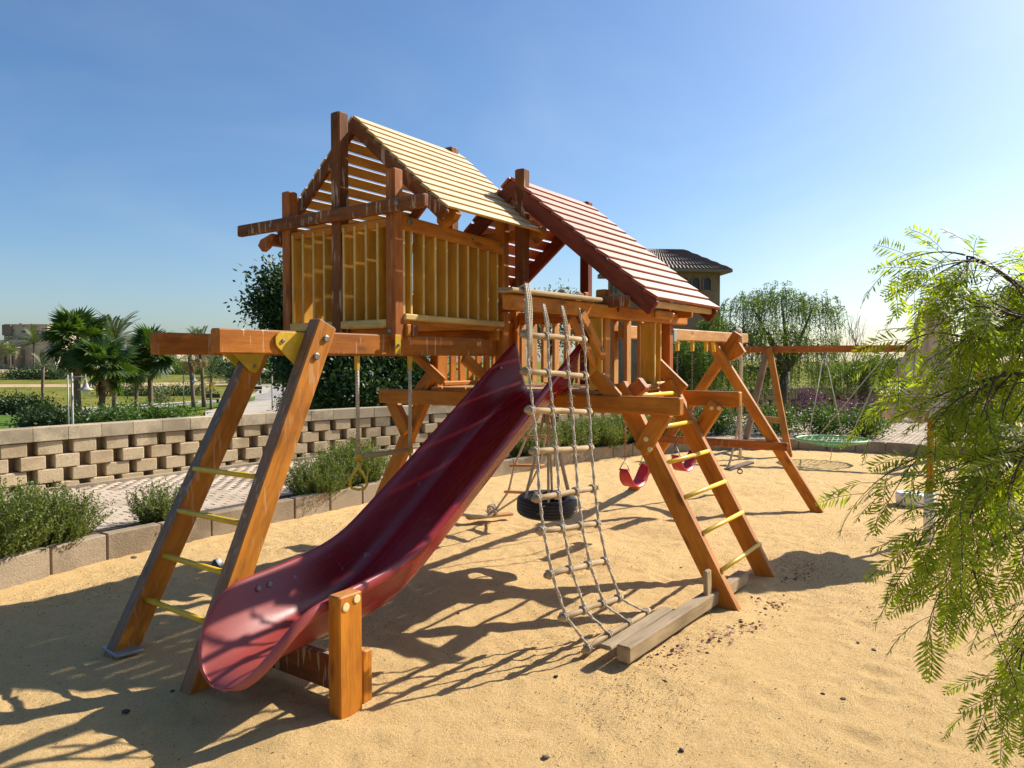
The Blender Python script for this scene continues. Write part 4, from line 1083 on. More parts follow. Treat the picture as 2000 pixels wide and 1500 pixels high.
bush('rosemary_bush', 6.40, 7.58, 2, .85, 100, 'dense rosemary left of the yellow trapeze ring', sz_=.92)
bush('rosemary_bush', 7.15, 7.72, 0, .88, 190, 'tall rosemary right behind the yellow trapeze ring', sz_=1.08)
for i, (x, y, k, sc, lb) in enumerate(((11.2, 7.45, 0, 1.0, 'rosemary bush seen between slide and rope ladder'), (12.2, 7.30, 2, 1.15, 'rosemary bush seen through the rope ladder'), (13.1, 7.10, 0, 1.1, 'rosemary bush right of the rope ladder by the kerb'), (14.0, 6.85, 2, 1.25, 'dark rosemary bush behind the red belt swing'), (14.9, 6.4, 0, 1.1, 'rosemary bush at the bend of the kerb behind the swings'))):
    bush('rosemary_bush', x, y, k, sc, i*70, lb)
# leafy green border shrubs and purple flowering shrubs at the far kerb
def shrub(name, px, s, z0, rpx, rpy, n, mat, label, size=.07, cat='bush', seed=5, group=None):
    k = s/FPX; base = cs(px, s, z0); lumps = []
    r = random.Random(seed)
    for _ in range(6): lumps.append((base.x+r.uniform(-.5, .5)*rpx*k, base.y+r.uniform(-.5, .5)*rpx*k, z0+rpy*k*r.uniform(.7, 1.2), rpx*k*.6, rpx*k*.6, rpy*k*.75))
    t = empty(name, base, label, cat, group); obj('crown', crown_mesh('crown', lumps, n, size, mat, seed), t)
    branchy(base, [l[:3] for l in lumps], .02, 'twig', 'stems', t); return t
shrub('green_shrub', 1405, 17.8, .1, 45, 28, 2600, 'leaf_hedge', 'low green shrub left of the grey swing leg', seed=11)
shrub('green_shrub', 1510, 17.8, .1, 48, 28, 2600, 'leaf_hedge', 'low green shrub between the legs of the rear swing frame', seed=12)
shrub('green_shrub', 1605, 17.6, .1, 55, 30, 3000, 'leaf_hedge', 'low green shrub under the purple flowers', seed=13)
shrub('green_shrub', 1690, 17.2, .1, 45, 28, 2400, 'leaf_hedge', 'low green shrub right of the net swing', seed=14)
shrub('purple_shrub', 1580, 18.8, .35, 28, 34, 2000, 'flower_purple', 'purple flowering shrub above the net swing', .05, seed=15)
shrub('purple_shrub', 1650, 19.4, .3, 34, 24, 700, 'flower_purple', 'faded purple shrub right of the brighter purple one', .05, seed=16)
shrub('purple_shrub', 1697, 18.3, .35, 22, 24, 900, 'flower_purple', 'small purple shrub beside the parasol', .05, seed=17)
shrub('purple_shrub', 1905, 19.0, .4, 45, 30, 700, 'flower_purple', 'broad purple shrub at the right behind the parasol', .05, seed=18)
shrub('green_shrub', 1960, 20.0, .2, 60, 60, 2600, 'leaf_hedge', 'tall green shrub at the right edge', seed=19)

# dark ficus behind the cabin
b_ = gp(660, 24)
lumps = [lump_at(553, 600, 24, 42, 48), lump_at(610, 620, 24.5, 80, 85), lump_at(690, 640, 25, 85, 90), lump_at(640, 730, 24, 75, 70), lump_at(740, 720, 24.5, 80, 75), lump_at(590, 690, 24, 45, 55), lump_at(800, 750, 24.5, 60, 45), lump_at(690, 760, 23.5, 100, 45), lump_at(515, 598, 24, 24, 20), lump_at(538, 545, 24, 24, 16)]
leafy_tree('ficus_tree', tuple(b_), lumps, 60000, .16, 'leaf_dark', 21, 'dense dark green tree behind the yellow cabin', r0=.3)
for i, (px, s, rx, ry, lb) in enumerate(((900, 27, 70, 40, 'dark bush behind the slide and the block wall'), (1010, 28, 60, 36, 'dark bush far behind the slide top'))):
    pass
b_ = gp(1070, 40); leafy_tree('distant_tree', tuple(b_), [lump_at(1095, 590, 40, 34, 20), lump_at(1040, 602, 40, 34, 18), lump_at(1075, 640, 40, 60, 45)], 5000, .16, 'leaf_grey', 22, 'greyish tree top just showing over the rope ladder board', r0=.2)

# weeping pepper trees behind the swings
def weeping(name, base, crown, strands, seed, label, r0=.16, L=(.8, 1.7), mat='leaf_pepper_far', lsz=.085):
    """crown = ellipsoids; strands hang from them"""
    r = np.random.default_rng(seed); t = empty(name, base, label, 'tree')
    B = Vector(base); fork = Vector((B.x+.15, B.y, B.z+1.5))
    tube('trunk', [B, B.lerp(fork, .5)+Vector((-.12, .05, 0)), fork], [r0*1.2, r0, r0*.8], 'trunk', t, 10)
    limbs = []
    P, D, Nn, LL, W = [], [], [], [], []; tw = []
    w = np.array([c[3]*c[5] for c in crown]); w = w/w.sum(); cnt = r.multinomial(strands, w)
    for c, k in zip(crown, cnt):
        limbs.append((c[0], c[1], c[2]+c[5]*.3))
        for _ in range(k):
            d = rdir(1, r)[0]; d[2] = abs(d[2])*.9+.0; st = np.array(c[:3])+d*np.array(c[3:6])*(.45+.55*r.random())
            ln = r.uniform(*L); m = int(ln*34); q = np.linspace(0, 1, m)[:, None]; outd = np.array([d[0], d[1], 0])*.5+r.normal(size=3)*.1
            pts = st + outd*ln*.55*np.sqrt(q) + np.array([0, 0, .18])*np.sin(q*2.2)*ln*.5 - np.array([0, 0, 1])*ln*q**1.6
            dd = rdir(m, r)*.8; dd[:, 2] -= .55; P.append(pts+r.normal(size=(m, 3))*.02); D.append(dd); Nn.append(rdir(m, r)); LL.append(r.uniform(.6, 1.4, m)*lsz); W.append(r.uniform(.18, .32, m)*lsz)
            if r.random() < .4: tw.append(tube_data([Vector(p) for p in pts[::max(1, m//4)]], .006, 3))
    v, f = quads_leaf(np.concatenate(P), np.concatenate(D), np.concatenate(Nn), np.concatenate(LL), np.concatenate(W))
    branchy(fork, limbs, r0*.6, 'trunk', 'limbs', t)
    obj('crown', mesh_np('crown', v, f, mat), t)
    obj('twigs', mesh_py('twigs', *join_data(tw), 'twig'), t)
    return t
b_ = cs(1532, 20.5, .1)
weeping('pepper_tree', tuple(b_), [lump_at(1455, 730, 21, 55, 40), lump_at(1540, 730, 21, 70, 40), lump_at(1465, 605, 20.5, 55, 45), lump_at(1525, 590, 21, 62, 48), lump_at(1590, 610, 20.5, 55, 50), lump_at(1500, 660, 20, 75, 45), lump_at(1580, 690, 20.5, 70, 50), lump_at(1440, 670, 21, 45, 50)], 1000, 31, 'tall weeping pepper tree behind the swing frame', L=(.5, 1.15))
b_ = cs(1330, 24, .1)
weeping('pepper_tree', tuple(b_), [lump_at(1350, 690, 24, 60, 45), lump_at(1395, 640, 25, 30, 35), lump_at(1310, 720, 24, 50, 40), lump_at(1400, 730, 24, 50, 40)], 900, 32, 'weeping pepper tree in front of the villa tower', L=(.7, 1.4))
b_ = cs(1690, 23, .1)
weeping('pepper_tree', tuple(b_), [lump_at(1650, 725, 23, 60, 25), lump_at(1720, 715, 23, 60, 30), lump_at(1780, 720, 23, 60, 30)], 700, 33, 'light green pepper tree left of the parasol behind the basket swing', L=(.5, 1.1))
# bare shrub
bs = empty('bare_shrub', cs(1668, 26, .1), 'leafless twiggy shrub right of the weeping tree', 'shrub'); dat = []; rr_ = random.Random(3)
def grow(p, d, l, r, dep):
    e = p+d*l; m = p.lerp(e, .5)+Vector((rr_.uniform(-.05, .05), rr_.uniform(-.05, .05), 0))*l; dat.append(tube_data([p, m, e], [r, r*.8, r*.55], 5))
    if dep > 0:
        for k in range(3): grow(p.lerp(e, rr_.uniform(.5, 1)), (d+Vector((rr_.uniform(-.6, .6), rr_.uniform(-.6, .6), rr_.uniform(-.1, .4)))).normalized(), l*rr_.uniform(.55, .8), r*.6, dep-1)
for k in range(4): grow(cs(1668, 26, .1), Vector((rr_.uniform(-.25, .25), rr_.uniform(-.25, .25), 1)).normalized(), 1.5, .025, 3)
obj('branches', mesh_py('branches', *join_data(dat), 'twig'), bs)

# ------------------------------------------------------------------ palms
def fan_leaf(seed, dead=False):
    r = random.Random(seed); V_, F_ = [], []
    dat = [tube_data([(0, 0, 0), (.35, 0, .03), (.75, 0, -.02)], [.02, .016, .012], 4)]
    v, f = join_data(dat); n = 22
    for k in range(n):
        a = (k/(n-1)-.5)*R(235); L = (.85-.18*abs(a)/2)*r.uniform(.9, 1.05); d = Vector((math.cos(a), math.sin(a), 0)); s = Vector((-d.y, d.x, 0)); o_ = Vector((.75, 0, -.02)); b = len(v); w = .062
        q1 = o_+d*L*.55+Vector((0, 0, .02*(k % 2)-.05)); q2 = o_+d*L+Vector((0, 0, -.22*r.uniform(.7, 1.4)))
        v += [o_, q1-s*w, q2-s*.008, q2+s*.008, q1+s*w]; f.append((b, b+1, b+2, b+3, b+4))
    return v, f
def feather_leaf(seed):
    r = random.Random(seed); L = 2.0; sp = [Vector((L*t*(1-.12*t*t), 0, .55*t-.75*t*t)) for t in np.linspace(0, 1, 9)]
    v, f = tube_data(sp, [.02-.002*i for i in range(9)], 4)
    for k in range(30):
        t = .12+.88*k/30; i = min(7, int(t*8)); p = sp[i].lerp(sp[i+1], t*8-i)
        for s in (-1, 1):
            l = .34*(1-.45*abs(t-.45)*1.6)*r.uniform(.85, 1.1); d = Vector((.65, s*.75, .12-.25*t)).normalized(); e = p+d*l; u = Vector((d.y, -d.x, 0))*.022*s; b = len(v); v += [p, p.lerp(e, .5)+u, e, p.lerp(e, .5)-u]; f.append((b, b+1, b+2, b+3))
    return v, f
FAN = [mesh_py('frond', *fan_leaf(s), 'leaf_palm') for s in (1, 2)]; FAND = mesh_py('frond', *fan_leaf(3), 'leaf_dead'); FEA = [mesh_py('frond', *feather_leaf(s), 'leaf_date') for s in (1, 2)]
def palm(px, s, crown_py, rad_px, kind, label, lean=0., base_py=None, seed=0, n=26, dead=4):
    r = random.Random(seed); k = s/FPX; b = gp(px, s, -.1); c = at(px+lean, crown_py, D=s)
    t = empty('fan_palm' if kind == 'fan' else 'date_palm', b, label, 'palm tree', 'park palms behind the wall')
    R0 = .16 if kind == 'fan' else .15; R0 *= min(1.2, rad_px*k/1.6)
    mid = b.lerp(c, .5)+Vector((r.uniform(-.1, .1), r.uniform(-.1, .1), 0))
    tube('trunk', [b, b.lerp(mid, .5), mid, mid.lerp(c, .6), c], [R0*1.25, R0, R0*.95, R0, R0*1.1], 'trunk_palm', t, 10)
    full = 1.6 if kind == 'fan' else 1.9; sc = rad_px*k/full*1.18; n = int(n*1.3)
    for i in range(n):
        el = R(r.uniform(-55, 80)) if kind == 'fan' else R(r.uniform(-25, 75)); az = 2*math.pi*i/n*2.6+r.uniform(-.3, .3)
        M = Matrix.Translation(c) @ Matrix.Rotation(az, 4, 'Z') @ Matrix.Rotation(-el, 4, 'Y') @ Matrix.Rotation(r.uniform(-.5, .5), 4, 'X') @ Matrix.Scale(sc*r.uniform(.85, 1.1), 4)
        obj('frond', (FAN if kind == 'fan' else FEA)[i % 2], t, M)
    for i in range(dead):
        M = Matrix.Translation(c-Vector((0, 0, .15))) @ Matrix.Rotation(r.uniform(0, 6.28), 4, 'Z') @ Matrix.Rotation(R(r.uniform(60, 82)), 4, 'Y') @ Matrix.Scale(sc*.85, 4); obj('frond', FAND, t, M)
    return t
palm(153, 44, 668, 66, 'fan', 'tall fan palm at left with ragged dark crown', 0, seed=1, n=30, dead=6)
palm(222, 52, 668, 62, 'date', 'feathery palm with upright fronds behind the fan palms', 0, seed=2, n=24, dead=5)
palm(197, 41, 715, 62, 'fan', 'low broad fan palm with deep green leaves in front of the tall one', 6, seed=3, n=30, dead=2)
palm(266, 46, 712, 40, 'fan', 'slim fan palm between the low broad palm and the straight-trunked one', 0, seed=4, n=22)
palm(294, 47, 690, 50, 'fan', 'fan palm with slim straight trunk right of the palm clump', -2, seed=5, n=26)
palm(378, 66, 690, 46, 'date', 'leaning palm under the wooden beam end, left of its twin', -8, seed=6, n=22, dead=2)
palm(398, 67, 685, 46, 'date', 'leaning palm under the wooden beam end, right of its twin', -6, seed=7, n=22, dead=2)
palm(412, 64, 735, 28, 'date', 'short palm just left of the yellow-runged ladder leg', 2, seed=8, n=18, dead=2)
palm(507, 116, 713, 22, 'fan', 'small lone palm on the road bend seen between the two ladder legs', 0, seed=9, n=18, dead=0)
palm(66, 150, 672, 34, 'date', 'distant date palm in front of the far stone building', 0, seed=10, n=20, dead=0)
palm(20, 155, 690, 24, 'date', 'distant palm at the far left before the building', 0, seed=11, n=18, dead=0)
palm(-4, 120, 680, 36, 'date', 'distant palm cut off by the left picture edge', 0, seed=12, n=18, dead=0)
palm(84, 62, 715, 30, 'date', 'young thin palm left of the fan palm clump', 0, seed=13, n=16, dead=0)
# hedges and shrubs of the park
def hedge(name, pxs, s, top_py, depth, n, mat, label, size=.12, seed=1, cat='hedge'):
    r = random.Random(seed); lumps = []
    for px in pxs:
        b = gp(px, s); zt = at(px, top_py+r.uniform(-2, 2), D=s).z; h = max(.3, (zt-b.z)/2); k = s/FPX; w = (pxs[1]-pxs[0])*k*.75 if len(pxs) > 1 else depth
        lumps.append((b.x, b.y, b.z+h, w, depth, h*1.02))
    b = gp(sum(pxs)/len(pxs), s); t = empty(name, b, label, cat); obj('crown', crown_mesh('crown', lumps, int(n*1.8), size*1.35, mat, seed, shell=.6), t)
    branchy(b, [l[:3] for l in lumps], .03, 'twig', 'stems', t); return t
hedge('hedge', [55, 75, 95, 115, 135, 155], 37, 805, 1.2, 5200, 'leaf_dark', 'dark clipped hedge behind the wall at left', seed=1)
hedge('hedge', [185, 205, 225, 245], 36, 803, 1.0, 3600, 'leaf_hedge', 'bright leafy hedge behind the wall under the palms', seed=2)
hedge('hedge', [255, 275, 295, 315, 335, 355], 38, 800, 1.0, 4600, 'leaf_hedge', 'leafy green hedge behind the wall right of the palms', seed=3)
hedge('shrub_block', [68, 78, 88], 40, 788, 1.0, 1800, 'leaf_dark', 'square dark shrub above the hedge at left', seed=4, cat='bush')
yc = empty('spiky_plant', gp(88, 38), 'spiky yucca rising from the dark hedge', 'plant')
yp = at(88, 800, D=38); rr2 = random.Random(5); dat = []
for k in range(46):
    a = rr2.uniform(0, 6.28); e = rr2.uniform(.1, 1.35); d = Vector((math.cos(a)*math.cos(e), math.sin(a)*math.cos(e), math.sin(e))); s_ = d.cross(Vector((0, 0, 1))).normalized()*.03; L_ = rr2.uniform(.5, .8); dat.append(([yp-s_, yp+s_, yp+d*L_*.6+s_*.7, yp+d*L_, yp+d*L_*.6-s_*.7], [(0, 1, 2, 3, 4)]))
obj('leaves', mesh_py('leaves', *join_data(dat), 'leaf_palm'), yc)
tube('stem', [gp(88, 38), yp], .06, 'trunk_palm', yc)
hedge('park_hedge', [215, 245, 275, 305, 335, 365, 395], 90, 768, 1.2, 2600, 'leaf_dark', 'low dark hedge across the lawn behind the palm trunks', .2, 21)
hedge('park_hedge', [0, 20, 40, 60], 60, 783, 1.2, 2200, 'leaf_dark', 'dark hedge on the lawn left of the lamp post', .16, 22)
hedge('far_bushes', [20, 40, 60, 80, 100, 120], 140, 727, 3.0, 2600, 'leaf_dark', 'long dark thicket across the dry field at left', .3, 6, 'bush')
hedge('far_bushes', [250, 280, 310, 340, 370, 400, 430], 170, 712, 4.0, 3000, 'leaf_hedge', 'far green trees behind the leaning palms', .4, 7, 'bush')
hedge('far_bushes', [440, 470, 500, 530, 560, 590], 150, 702, 4.0, 4000, 'leaf_dark', 'far dark trees along the road bend', .4, 8, 'bush')
hedge('far_bushes', [470, 510, 550, 590], 125, 718, 2.0, 2600, 'leaf_dark', 'dark hedge along the outside of the road bend', .3, 9, 'hedge')
hedge('field_shrub', [312], 75, 765, .8, 500, 'leaf_grey', 'single round shrub on the dry lawn', .15, 10, 'bush')
hedge('roadside_bush', [562, 575], 60, 778, 1.2, 1600, 'leaf_dark', 'dark bush at the road edge left of the near ladder leg', .13, 11, 'bush')
hedge('far_treeline', list(range(-300, 1000, 60)), 420, 694, 8, 5200, 'leaf_dark', 'distant line of trees on the horizon behind the park', .9, 12, 'trees')['kind'] = 'stuff'

# lamp posts
def lamp(px, s, top_py, arm_px, label, lantern=True):
    b = gp(px, s, -.05); tz_ = at(px, top_py, D=s).z; k = s/FPX
    t = empty('lamp_post', b, label, 'lamp post', 'park lamp posts')
    tp_ = Vector((b.x, b.y, tz_)); tube('pole', [b, b.lerp(tp_, .3), tp_], [.07, .05, .042], 'lamp_paint', t, 10)
    d = RT*(1 if arm_px > 0 else -1); L = abs(arm_px)*k; a = tp_-Vector((0, 0, .17)); e = a+d*L
    tube('arm', [a, e], .022, 'lamp_paint', t, 8); tube('scroll', [a-Vector((0, 0, .32)), a-Vector((0, 0, .12))+d*.10, a+d*.28-Vector((0, 0, .02))], .012, 'lamp_paint', t, 6)
    v, f = lathe_data([(.0, .12), (.02, .10), (.02, -.12), (.07, -.16), (.05, -.22), (.09, -.30), (.12, -.40), (.15, -.46), (.30, -.53), (.30, -.55), (.16, -.54)], 16); obj('lantern', mesh_py('lantern', v, f, 'lamp_paint', True), t, Matrix.Translation(e))
    v, f = lathe_data([(.165, -.54), (.16, -.62), (.12, -.71), (.05, -.76), (.0, -.77)], 16); obj('globe', mesh_py('globe', v, f, 'glass_lamp', True), t, Matrix.Translation(e))
    return t
lamp(140, 31, 728, 27, 'grey lamp post with hanging lantern before the palm clump'); lamp(358, 66, 728, 21, 'slim lamp post by the leaning palms'); lamp(531, 62, 706, -17, 'tall lamp post at the road bend between the ladder legs')
tag(tube('thin_pole', [gp(132, 34), at(132, 732, D=34)], .035, 'lamp_paint', None, 8), 'bare thin grey pole right beside the lamp post at left', 'pole')
# benches, bin and signpost
def bench(px, s, label):
    b = gp(px, s); t = empty('bench', b, label, 'bench', 'dark park benches'); d = RT
    timber('seat', b-d*.8+Vector((0, 0, .45)), b+d*.8+Vector((0, 0, .45)), .45, .06, 'bench_dark', t); timber('backrest', b-d*.8+Vector((.15, .1, .78)), b+d*.8+Vector((.15, .1, .78)), .05, .4, 'bench_dark', t)
    for q in (-.65, .65): timber('leg', b+d*q, b+d*q+Vector((0, 0, .45)), .08, .35, 'bench_dark', t, up=(0, 1, 0))
bench(498, 93, 'dark park bench on the pale footpath at the road bend'); bench(412, 74, 'dark park bench on the verge behind the ladder leg')
sg = empty('signpost', gp(553, 70), 'short dark wooden signpost at the road edge', 'signpost'); b = gp(553, 70)
timber('post', b, b+Vector((0, 0, 1.9)), .14, .14, 'bench_dark', sg, up=(0, 1, 0)); timber('board', b+Vector((0, 0, 1.05)), b+RT*.75+Vector((0, 0, 1.05)), .06, .16, 'bench_dark', sg)

# ------------------------------------------------------------------ buildings
def block_building(name, label, wallm, parts, windows, s):
    """parts: (px0,px1,py_top,py_bot,s0,depth_m,mat,name)"""
    p0 = parts[0]; t = empty(name, gp((p0[0]+p0[1])/2, s), label, 'building')
    fwd = Vector((FWH.x, FWH.y, 0))
    def slab(nm, a, b, pt, pb, s0, dep, mat, par):
        k = s0/FPX; A = at(a, pb, D=s0); B = at(b, pb, D=s0); zt = at(a, pt, D=s0).z; zb = A.z
        v = []
        for q in (A, B, B+fwd*dep, A+fwd*dep): v.append((q.x, q.y, zb))
        for q in (A, B, B+fwd*dep, A+fwd*dep): v.append((q.x, q.y, zt))
        return obj(nm, mesh_py(nm, v, [(3, 2, 1, 0), (4, 5, 6, 7), (0, 1, 5, 4), (1, 2, 6, 5), (2, 3, 7, 6), (3, 0, 4, 7)], mat), par)
    for (a, b, pt, pb, s0, dep, mat, nm) in parts: slab(nm, a, b, pt, pb, s0, dep, mat, t)
    for (a, b, pt, pb, s0) in windows:
        w = slab('window', a, b, pt, pb, s0-.12, .1, 'window_dark', t); slab('sill', a-.3, b+.3, pb, pb+.6, s0-.22, .2, wallm, w)
    return t
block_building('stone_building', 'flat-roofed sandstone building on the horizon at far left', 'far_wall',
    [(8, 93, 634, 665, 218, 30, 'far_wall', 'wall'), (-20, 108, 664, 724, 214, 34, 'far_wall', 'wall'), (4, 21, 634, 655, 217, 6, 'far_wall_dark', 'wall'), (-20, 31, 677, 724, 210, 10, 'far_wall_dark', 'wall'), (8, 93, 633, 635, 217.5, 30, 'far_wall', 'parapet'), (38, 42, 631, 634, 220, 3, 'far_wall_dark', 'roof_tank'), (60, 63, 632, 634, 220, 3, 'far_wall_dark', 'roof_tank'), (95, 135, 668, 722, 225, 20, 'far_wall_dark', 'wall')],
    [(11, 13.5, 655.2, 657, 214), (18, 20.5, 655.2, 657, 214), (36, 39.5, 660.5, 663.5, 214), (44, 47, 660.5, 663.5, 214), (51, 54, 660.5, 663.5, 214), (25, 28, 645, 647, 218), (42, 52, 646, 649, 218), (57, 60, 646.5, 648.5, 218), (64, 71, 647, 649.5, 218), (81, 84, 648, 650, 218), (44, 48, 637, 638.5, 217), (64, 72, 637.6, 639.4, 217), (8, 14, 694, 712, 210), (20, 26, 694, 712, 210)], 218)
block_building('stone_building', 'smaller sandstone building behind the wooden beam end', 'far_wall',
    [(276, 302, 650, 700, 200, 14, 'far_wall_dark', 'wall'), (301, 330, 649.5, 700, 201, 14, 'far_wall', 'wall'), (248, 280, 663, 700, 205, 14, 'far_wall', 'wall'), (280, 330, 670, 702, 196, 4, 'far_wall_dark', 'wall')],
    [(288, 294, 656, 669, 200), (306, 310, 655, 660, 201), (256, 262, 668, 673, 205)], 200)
block_building('white_building', 'tiny pale building on the horizon under the wooden beam', 'far_wall',
    [(408, 436, 690, 706, 260, 14, 'far_wall', 'wall'), (334, 352, 684, 706, 255, 12, 'far_wall', 'wall')], [(418, 424, 693, 699, 260), (428, 432, 693, 699, 260), (340, 344, 689, 694, 255)], 260)

# villa tower behind the red roof
vt = empty('villa_tower', cs(1300, 40, 0), 'square ochre villa tower with arched windows and tiled hip roof', 'building')
SV = 40.; kv = SV/FPX
A = at(1187, 700, D=SV+3.0); B = at(1212, 700, D=SV-.2); Cc = at(1405, 700, D=SV+.6)
A, B, Cc = Vector((A.x, A.y, 0)), Vector((B.x, B.y, 0)), Vector((Cc.x, Cc.y, 0)); D4 = A+(Cc-B)
zt = at(1300, 523, D=SV).z
v = [(*q.xy, z) for z in (-.3, zt) for q in (B, Cc, D4, A)]
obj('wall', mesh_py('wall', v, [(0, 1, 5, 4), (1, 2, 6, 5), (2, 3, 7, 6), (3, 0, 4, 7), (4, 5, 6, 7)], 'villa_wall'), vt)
ex = (Cc-B).normalized(); nrm = Vector((ex.y, -ex.x, 0));
if nrm.dot(FWH) > 0: nrm = -nrm
def arch_window(px, py0, py1, O, e, nn, wpx=15):
    r_ = ray(px, (py0+py1)/2); den = r_.dot(nn); tt = (O-CAM).dot(nn)/den; c = CAM+r_*tt
    k = tt/FPX; w = wpx*k/2; z0 = c.z-(py1-py0)*k/2; z1 = c.z+(py1-py0)*k/2-w
    def ring(s, d):
        P = [c-e*(w*s)]; P[0] = Vector((P[0].x, P[0].y, z0-(s-1)*w)); out = [P[0]]
        for a in np.linspace(math.pi, 0, 11): q = c+e*(w*s*math.cos(a)); out.append(Vector((q.x, q.y, z1+w*s*math.sin(a))))
        q = c+e*(w*s); out.append(Vector((q.x, q.y, z0-(s-1)*w))); return [p+nn*d for p in out]
    wi = ring(1, .012); obj_ = obj('window', mesh_py('window', wi, [tuple(range(len(wi)))], 'window_dark'), vt)
    o1, i1 = ring(1.22, .10), ring(1.0, .10); o0, i0 = ring(1.22, .0), ring(1.0, .0); n = len(o1); V_ = o1+i1+o0+i0; F_ = []
    for j in range(n-1): F_ += [(j, j+1, n+j+1, n+j), (2*n+j, 2*n+j+1, j+1, j), (n+j, n+j+1, 3*n+j+1, 3*n+j)]
    obj('frame', mesh_py('frame', V_, F_, 'villa_wall'), obj_)
for px in (1314, 1336, 1358, 1380): arch_window(px, 542, 566, B, ex, nrm)
e2 = (A-B).normalized(); n2 = Vector((e2.y, -e2.x, 0))
if n2.dot(FWH) > 0: n2 = -n2
for px in (1196, 1204): arch_window(px, 550, 572, B, e2, n2, 6)
# hip roof with rolled tiles
ov = .5; cen = (A+B+Cc+D4)/4
cor = []
for q in (B, Cc, D4, A):
    d = q-cen; cor.append(cen + ex*(d.dot(ex)+ov*np.sign(d.dot(ex))) + nrm*(d.dot(nrm)+ov*np.sign(d.dot(nrm))))
ze, zr_ = at(1300, 521, D=SV-1).z, at(1300, 484, D=SV+1).z
hx = (Cc-B).length/2; rid = [cen-ex*hx*.42, cen+ex*hx*.42]
def roof_face(c0, c1, r0, r1, parent):
    n = int((c1-c0).length/.11); v, f = [], []; m = 10; up = (r0.lerp(r1, .5)-c0.lerp(c1, .5)); nn = (c1-c0).cross(Vector((up.x, up.y, zr_-ze))).normalized()
    if nn.z < 0: nn = -nn
    for i in range(n+1):
        t = i/n
        for j in range(m+1):
            u = j/m; lo = c0.lerp(c1, t); hi = r0.lerp(r1, t); p = lo.lerp(hi, u); p = Vector((p.x, p.y, ze+(zr_-ze)*u)) + nn*(.05*(i % 2)+.035*(1-(u*m) % 1 if False else (j % 2))); v.append(p)
    for i in range(n):
        for j in range(m): q = i*(m+1)+j; f.append((q, q+m+1, q+m+2, q+1))
    obj('roof_slope', mesh_py('roof_slope', v, f, 'roof_tile'), parent)
v = [(*q.xy, ze-.16) for q in cor]+[(*q.xy, ze) for q in cor]
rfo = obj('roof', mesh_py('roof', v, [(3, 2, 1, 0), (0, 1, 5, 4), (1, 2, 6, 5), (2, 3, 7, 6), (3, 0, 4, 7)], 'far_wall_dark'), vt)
roof_face(cor[0], cor[1], rid[0], rid[1], rfo); roof_face(cor[1], cor[2], rid[1], rid[1], rfo); roof_face(cor[2], cor[3], rid[1], rid[0], rfo); roof_face(cor[3], cor[0], rid[0], rid[0], rfo)

# ------------------------------------------------------------------ near pepper tree at the right edge
nt_ = empty('near_pepper_tree', cs(2300, 3.4), 'feathery bright green pepper tree reaching in from the right edge', 'tree')
Vd = lambda px, py, d: at(px, py, D=d)
tb_ = cs(2300, 3.4, -.05); tube('trunk', [tb_, tb_+Vector((.03, .02, .6)), Vd(2300, 1000, 3.4), Vd(2330, 700, 3.5), Vd(2320, 300, 3.5)], [.11, .09, .085, .06, .03], 'trunk', nt_, 10)
MAIN = [[(2320, 950, 3.4), (2140, 720, 3.2), (2065, 620, 3.0), (1985, 555, 2.9), (1925, 512, 2.85), (1885, 498, 2.85)],
        [(2320, 950, 3.4), (2110, 760, 3.1), (2025, 690, 2.95), (1915, 665, 2.85), (1845, 650, 2.8)],
        [(2320, 1000, 3.4), (2100, 840, 3.2), (2005, 775, 3.1), (1895, 745, 3.0), (1815, 740, 2.9)],
        [(2320, 1000, 3.4), (2080, 890, 3.0), (1985, 850, 2.9), (1875, 860, 2.8), (1805, 890, 2.75)],
        [(2320, 1050, 3.4), (2080, 940, 2.9), (1995, 930, 2.75), (1900, 960, 2.65), (1840, 1010, 2.6)],
        [(2320, 1050, 3.4), (2100, 1000, 2.9), (2030, 1010, 2.7), (1940, 1060, 2.6), (1880, 1110, 2.55)],
        [(2320, 1080, 3.4), (2120, 1080, 2.9), (2075, 1120, 2.7), (2030, 1200, 2.6), (2005, 1260, 2.5)],
        [(2320, 1100, 3.4), (2150, 1200, 2.8), (2090, 1300, 2.6), (2085, 1390, 2.5)],
        [(2320, 900, 3.4), (2160, 640, 3.1), (2105, 560, 3.0), (2045, 535, 2.95)],
        [(2320, 900, 3.4), (2140, 700, 2.9), (2075, 640, 2.8), (1995, 620, 2.75), (1935, 600, 2.7)],
        [(2320, 950, 3.4), (2130, 790, 2.8), (2065, 740, 2.7), (1975, 730, 2.65), (1905, 760, 2.6)],
        [(2320, 950, 3.4), (2140, 850, 2.6), (2085, 830, 2.5), (2015, 860, 2.45), (1955, 920, 2.4)]]
def poly_at(P, t):
    k = t*(len(P)-1); i = min(int(k), len(P)-2); return P[i].lerp(P[i+1], k-i), (P[i+1]-P[i]).normalized()
dat = []; lp, ld, lnm, ll, lw = [], [], [], [], []; r9 = np.random.default_rng(99); ra = random.Random(99)
